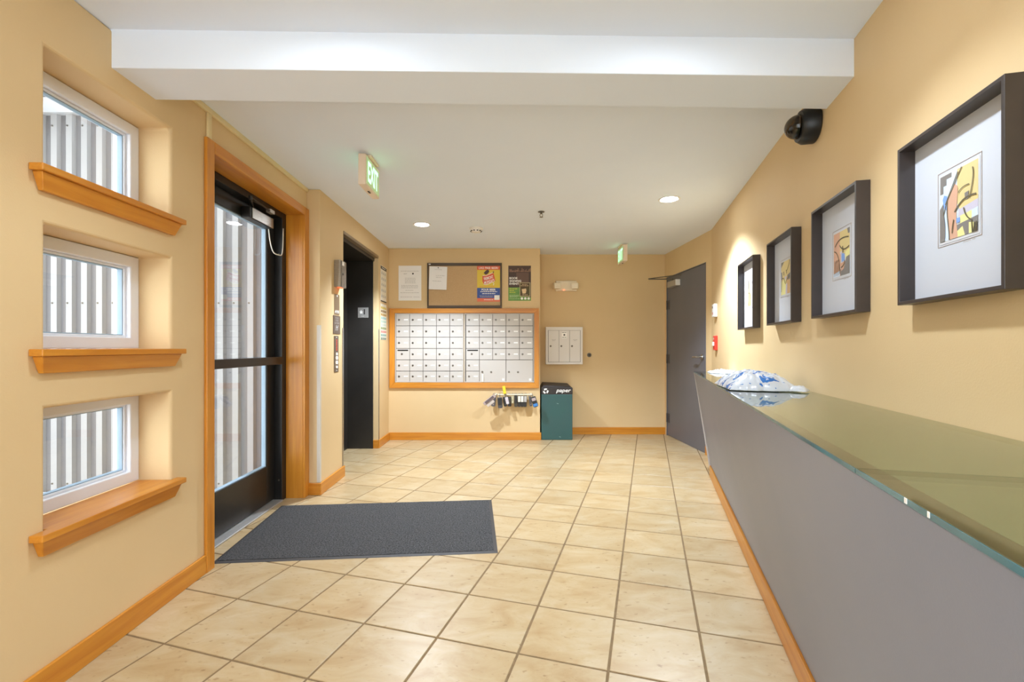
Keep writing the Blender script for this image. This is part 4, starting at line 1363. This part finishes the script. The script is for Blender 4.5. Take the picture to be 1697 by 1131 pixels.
FW, FH, FD = 0.437, 0.508, 0.05
LABS = ['framed abstract print with orange figure, yellow field and two slanting lines',
        'framed abstract print with orange field and blue patch, between two other frames',
        'framed pale yellow abstract print with grey corner, third along from the entrance end',
        'framed abstract print of yellow and lavender halves, closest to the grey door']
for i, yc in enumerate((1.286, 1.980, 2.666, 3.400)):
    x = RW.x_at_y(yc) - 0.0
    f = root('framed_print', RW.at(x, 1.318), RW.rz, LABS[i], 'picture', 'framed prints on the long wall')
    MB().frame_y(-FW / 2, FW / 2, 0, FH, 0.011, -FD, -0.001).build('frame', FRAMEB, f, bevel=0.0012)
    mbd = MB().box(-FW / 2 + 0.011, FW / 2 - 0.011, -0.006, -0.001, 0.011, FH - 0.011).build('mat_board', MATB, f)
    pw, ph = 0.150, 0.192
    cx_, cz_ = -0.008, FH * .53
    MB().frame_y(cx_ - pw / 2 - 0.012, cx_ + pw / 2 + 0.012, cz_ - ph / 2 - 0.014, cz_ + ph / 2 + 0.014, 0.0012, -0.0072, -0.0062).build('mat_line', mat('mat_line', (176, 160, 146), 0.7), mbd)
    pr = MB().box(cx_ - pw / 2 - 0.006, cx_ + pw / 2 + 0.006, -0.0070, -0.0062, cz_ - ph / 2 - 0.008, cz_ + ph / 2 + 0.006).build('print', WHT, f)
    Ps, Ss = art(i)
    tr = lambda p: (cx_ - pw / 2 + pw * min(max(p[0], 0), 1), cz_ + ph / 2 - ph * min(max(p[1], 0), 1))
    for k, (m, pts) in enumerate(Ps):
        flat([tr(p) for p in pts], -0.0073 - 0.00012 * k).build('colour_patch', m, pr)
    for k, (m, pts, wd) in enumerate(Ss):
        ribbon([tr(p) for p in pts], wd * pw * 1.25, -0.0073 - 0.00012 * (len(Ps) + k)).build('brush_line', m, pr)
    lines_mesh([(0.01, 0.055, cz_ - ph / 2 - 0.020)], -0.0064, 0.003).build('signature', INK, mbd)

# ------------------------------------------------------------------ counter
U = Vector((0.2943, 0.9557))
NR = Vector((-0.9557, 0.2943))                      # towards the room
TF = Vector((1.694, 4.29))                          # far end of the top front edge
OV = 0.142
LENC = 4.95
HT = 0.949


def to_wall(p):
    """distance from p along -NR to the long wall"""
    # p - NR*t on X = 0.9487 + 0.2416 Y
    return (0.9487 + 0.2416 * p.y - p.x) / (-NR.x + 0.2416 * NR.y) - 0.004


ct = root('reception_counter', (TF.x, TF.y, 0), math.atan2(-U.y, -U.x), 'long grey reception counter with a leaning front along the picture wall', 'counter')
# local frame: +x runs towards the camera along the counter, -y is into the room
HC = HT - 0.002


def cl(x, y):
    """local -> world plan"""
    p = TF - U * x + NR * (-y)
    return p


def backy(x):
    return to_wall(TF - U * x)


def slab(x0, x1, ya, yb, z0, z1):
    """ya,yb: functions or numbers giving local y"""
    fa = ya if callable(ya) else (lambda x: ya)
    fb = yb if callable(yb) else (lambda x: yb)
    c = [(x0, fa(x0)), (x1, fa(x1)), (x1, fb(x1)), (x0, fb(x0))]
    return MB().prism_z(c, z0, z1)


ZB = 0.10
bot = [(0, OV, ZB), (LENC, OV, ZB), (LENC, OV + 0.02, ZB), (0, OV + 0.02, ZB)]
top = [(0, 0.0, HC), (LENC, 0.0, HC), (LENC, 0.02, HC), (0, 0.02, HC)]
MB().hexa(bot, top).build('front_panel', COUNTER, ct, bevel=0.0015)
MB().box(0.02, LENC, OV - 0.012, OV + 0.019, 0.0, ZB - 0.001).build('toe_board', WOODX, ct, bevel=0.003)
b0 = backy(0)
MB().hexa([(-0.02, OV, 0.0), (-0.001, OV, 0.0), (-0.001, b0, 0.0), (-0.02, b0, 0.0)], [(-0.02, 0.0, HC), (-0.001, 0.0, HC), (-0.001, b0, HC), (-0.02, b0, HC)]).build('end_panel', mat('pale_edge_panel', (206, 204, 204), 0.4), ct, bevel=0.001)
slab(0.0, LENC, 0.0205, 0.062, HC - 0.03, HC - 0.004).build('painted_dark_band', DARKEDGE, ct)  # dark strip painted in for the refraction darkness behind the glass edge
slab(0.0, LENC, 0.0625, lambda x: backy(x), HC - 0.022, HC - 0.003).build('top_board', COUNTERTOP, ct)
# glass tops: seam runs square to the wall
sx = (TF - Vector((0.632, 0.845))).dot(U)


def glass_piece(x0f, x1f, x0b, x1b, label, dz):
    r = root('glass_top', (TF.x, TF.y, HT + dz), math.atan2(-U.y, -U.x), label, 'glass top')
    c = [(x0f, -0.002), (x1f, -0.002), (x1b, backy(x1b) - 0.002), (x0b, backy(x0b) - 0.002)]
    TG = 0.0095
    MB().prism_z(c, 0.0, TG).build('pane', TOPGLASS, r)
    # polished edges as strips just outside the pane
    MB().box(x0f, x1f, -0.0035, -0.0022, 0.0005, TG - 0.0005).build('polished_edge', GLASSEDGE, r)
    return r


gb = backy(sx) * math.tan(math.radians(17.1 - 13.6))
ga = glass_piece(-0.018, sx - 0.002, -0.018, sx - 0.002 - gb * 0.0 - 0.02, 'long green glass sheet covering the counter top, under the printed package', 0.0)
g2 = glass_piece(sx + 0.002, LENC, sx + 0.002 - 0.02, LENC, 'second green glass sheet on the counter top, empty, past the seam', 0.0005)
for k, x in enumerate((sx + 0.175, sx + 0.235)):
    MB().box(x, x + 0.007 - 0.002 * k, -0.0046, -0.0037, 0.002, 0.010).build('chip', CHIP, g2)

# printed air pillow package lying across the counter
def pillow(name, L_, Wd, Ht, m, seed, nx=44, ny=30, rough=0.010):
    vs, fs = [], []
    rnd = random.Random(seed)
    off = Vector((rnd.uniform(0, 50), rnd.uniform(0, 50), 0))
    for side in (1, -1):
        for i in range(nx + 1):
            for j in range(ny + 1):
                u, v_ = 2 * i / nx - 1, 2 * j / ny - 1
                e = max(0.0, (1 - abs(u) ** 2.2)) ** 0.7 * max(0.0, (1 - abs(v_) ** 3.0)) ** 0.6
                nz = mnoise.noise(Vector((u * 3.2, v_ * 3.0, 0)) + off) + 0.5 * mnoise.noise(Vector((u * 8, v_ * 8, 3)) + off)
                wr = mnoise.noise(Vector((u * 14, v_ * 5, 7)) + off)
                x = u * L_ / 2 * (1 + 0.03 * mnoise.noise(Vector((v_ * 4, 0, 1)) + off))
                y = v_ * Wd / 2 * (0.86 + 0.14 * (1 - u * u) + 0.05 * mnoise.noise(Vector((u * 4, 2, 0)) + off))
                if side == 1:
                    z = Ht * (0.06 + 0.94 * e) * 1.0 + rough * (nz + 0.5 * wr) * e
                    z = max(z, 0.004)
                    if e <= 0.02:
                        z = Ht * 0.05 + 0.003 * wr
                else:
                    z = Ht * 0.02 * (1 - e)
                vs.append((x, y, max(z, 0.0)))
    n1 = (nx + 1) * (ny + 1)
    idx = lambda s, i, j: s * n1 + i * (ny + 1) + j
    for i in range(nx):
        for j in range(ny):
            fs.append((idx(0, i, j), idx(0, i + 1, j), idx(0, i + 1, j + 1), idx(0, i, j + 1)))
            fs.append((idx(1, i, j), idx(1, i, j + 1), idx(1, i + 1, j + 1), idx(1, i + 1, j)))
    for i in range(nx):
        fs.append((idx(1, i, 0), idx(1, i + 1, 0), idx(0, i + 1, 0), idx(0, i, 0)))
        fs.append((idx(0, i, ny), idx(0, i + 1, ny), idx(1, i + 1, ny), idx(1, i, ny)))
    for j in range(ny):
        fs.append((idx(0, 0, j), idx(0, 0, j + 1), idx(1, 0, j + 1), idx(1, 0, j)))
        fs.append((idx(1, nx, j), idx(1, nx, j + 1), idx(0, nx, j + 1), idx(0, nx, j)))
    me = bpy.data.meshes.new(name)
    me.from_pydata(vs, [], fs)
    me.materials.append(m)
    for p in me.polygons:
        p.use_smooth = True
    return me


GT = HT + 0.0115
pk = root('plastic_package', (1.335, 2.55, GT), math.radians(-14), 'white plastic package with blue print lying on the glass counter top', 'package')
put('pouch', pillow('pouch', 0.33, 0.52, 0.092, FILM, 3, 60, 60, 0.013), pk)
tail = MB()
tp = pillow('tail', 0.085, 0.10, 0.024, FILMW, 9, 12, 10, 0.006)
put('twisted_end', tp, pk, loc=(0.150, -0.225, 0.004), rot=(0, 0, -0.5))
ps_ = root('crumpled_wrap', (1.845, 4.02, GT), math.radians(-15), 'crumpled white plastic wrap at the far end of the counter', 'plastic wrap')
put('wrap', pillow('wrap', 0.24, 0.30, 0.020, FILMW, 21, 40, 40, 0.022), ps_)

# ------------------------------------------------------------------ entrance mat
mr_ = math.radians(4.85)
MW, MD = 1.565, 0.93
mt = root('entrance_mat', (-1.640 + MW / 2 * math.cos(mr_) - MD / 2 * math.sin(mr_), 2.512 + MW / 2 * math.sin(mr_) + MD / 2 * math.cos(mr_), 0.0005), mr_,
          'charcoal carpet entrance mat with rubber rim on the floor by the door', 'mat')
def ring_z(x0, x1, y0, y1, w, z0, z1):
    mb = MB()
    O = [(x0, y0), (x1, y0), (x1, y1), (x0, y1)]
    I = [(x0 + w, y0 + w), (x1 - w, y0 + w), (x1 - w, y1 - w), (x0 + w, y1 - w)]
    vs = [(p[0], p[1], z0) for p in O] + [(p[0], p[1], z1) for p in I] + [(p[0], p[1], z0) for p in I]
    fs = []
    for i in range(4):
        j = (i + 1) % 4
        fs += [(i, j, 4 + j, 4 + i), (4 + i, 4 + j, 8 + j, 8 + i), (8 + i, 8 + j, j, i)]
    return mb.add(vs, fs)
ring_z(-MW / 2, MW / 2, -MD / 2, MD / 2, 0.022, 0.0, 0.006).build('rubber_rim', RUBBER, mt)
cp_ = MB()
nx, ny = 78, 46
x0, x1, y0, y1 = -MW / 2 + 0.0225, MW / 2 - 0.0225, -MD / 2 + 0.0225, MD / 2 - 0.0225
for i in range(nx + 1):
    for j in range(ny + 1):
        cp_.v.append((x0 + (x1 - x0) * i / nx, y0 + (y1 - y0) * j / ny, 0.0075 + 0.0012 * mnoise.noise(Vector((i * .2, j * .2, 0)))))
for i in range(nx):
    for j in range(ny):
        a = i * (ny + 1) + j
        cp_.f.append((a, a + ny + 1, a + ny + 2, a + 1))
cp_.box(x0, x1, y0, y1, 0.0, 0.004)
cp_.build('carpet_field', MATC, mt)


# ------------------------------------------------------------------ ceiling fittings
def downlight(X, Y, label, power=1.0, group='recessed ceiling lights'):
    r = root('recessed_light', (X, Y, CEIL), 0, label, 'ceiling light', group)
    MB().lathe([(0.088, -0.0005), (0.090, -0.004), (0.080, -0.007), (0.070, -0.004), (0.070, -0.0005)], (0, 0, 0), (0, 0, 1), 32).build('trim_ring', WHITEP, r)
    MB().lathe([(0.068, -0.001), (0.068, -0.003), (0.03, -0.0036)], (0, 0, 0), (0, 0, 1), 32).build('lens', LENS, r)
    ld = bpy.data.lights.new('lamp', 'SPOT')
    ld.energy = LAMP * power
    ld.color = (0.76, 0.87, 1.0)
    ld.spot_size = math.radians(122)
    ld.spot_blend = 0.55
    ld.shadow_soft_size = 0.045
    lo = bpy.data.objects.new('lamp', ld)
    COL.objects.link(lo)
    lo.parent = r
    lo.location = (0, 0, -0.02)
    return r


downlight(-0.928, 4.745, 'lit recessed ceiling light in front of the elevator', 1.25)
downlight(1.342, 3.936, 'lit recessed ceiling light over the far end of the counter', 1.15)
downlight(-0.66, 1.46, 'lit recessed ceiling light before the beam by the windows', 0.17)
downlight(0.62, 1.46, 'lit recessed ceiling light before the beam by the prints', 0.28)
downlight(-0.75, 0.0, 'unseen recessed ceiling light added for fill over the bare floor by the windows', 0.17)  # fill lamp added out of view, level with the camera
downlight(0.05, -0.85, 'unseen recessed ceiling light added for fill near the rear glazing', 0.2)  # another added fill lamp, unseen behind the camera

X, Y = -0.38, 4.888
sd = root('smoke_detector', (X, Y, CEIL), 0, 'white round smoke detector on the ceiling before the corkboard', 'smoke detector')
MB().lathe([(0.072, -0.0008), (0.072, -0.012), (0.066, -0.016)], (0, 0, 0), (0, 0, 1), 32).build('base', WHITEP, sd, bevel=0.0)
MB().lathe([(0.060, -0.0165), (0.058, -0.030), (0.046, -0.046), (0.02, -0.050)], (0, 0, 0), (0, 0, 1), 32).build('cover', WHITEP, sd)
mb = MB()
for k in range(10):
    a = 2 * PI * k / 10
    c, s_ = math.cos(a), math.sin(a)
    mb.box(c * 0.0545 - 0.008, c * 0.0545 + 0.008, s_ * 0.0545 - 0.008, s_ * 0.0545 + 0.008, -0.040, -0.033)
mb.build('vents', BLK, sd)
sp = root('fire_sprinkler', (0.273, 4.303, CEIL), 0, 'small steel fire sprinkler head hanging from the ceiling', 'sprinkler')
MB().lathe([(0.032, -0.0008), (0.030, -0.006), (0.014, -0.009)], (0, 0, 0), (0, 0, 1), 20).build('escutcheon', LOCK, sp)
MB().cyl((0, 0, -0.0092), (0, 0, -0.022), 0.009, n=12).tube([(0.009, 0, -0.02), (0.013, 0, -0.035), (0.004, 0, -0.05)], 0.0025).tube([(-0.009, 0, -0.02), (-0.013, 0, -0.035), (-0.004, 0, -0.05)], 0.0025).build('frame_arms', LOCK, sp)
MB().lathe([(0.017, -0.0505), (0.017, -0.0525)], (0, 0, 0), (0, 0, 1), 12).build('deflector', LOCK, sp)


def exit_sign(name, X, Y, rz, label, Ls=0.30, Hs=0.20):
    """local -y is the lettered face; hangs from the ceiling"""
    r = root(name, (X, Y, CEIL), rz, label, 'exit sign')
    top = -0.018
    MB().box(-0.085, 0.085, -0.042, 0.042, -0.0175, -0.0008).build('canopy', CREAMP, r, bevel=0.004)
    MB().box(-Ls / 2, Ls / 2, -0.024, 0.024, top - Hs, top - 0.0002).build('housing', PINKP, r, bevel=0.003)
    for s_ in (-1, 1):
        fc = MB().box(-Ls / 2 + 0.012, Ls / 2 - 0.012, -0.0272, -0.0245, top - Hs + 0.012, top - 0.012).build('face', GREENF, r)
        if s_ == 1:
            fc.rotation_euler = (0, 0, PI)
        lettering('EXIT', GREENL, fc, 0, -0.0277, top - Hs / 2, 0.135, 0.225, bold=0.03)
    MB().box(-0.02, 0.02, -0.006, 0.006, top - Hs - 0.003, top - Hs - 0.0002).build('test_button', BLK, r)
    return r


exit_sign('exit_sign', -0.965, 3.115, PI / 2, 'green lit exit sign hanging from the ceiling by the entrance door')
exit_sign('exit_sign', 1.375, 5.735, -PI / 2 - 0.0, 'green lit exit sign hanging from the ceiling before the grey door')

# unreadable small type and icons stay one part each
for o in list(COL.objects):
    if o.name.split('.')[0] in ('type', 'icons', 'signature', 'picture_row', 'photo_strip', 'vents'):
        o['kind'] = 'stuff'
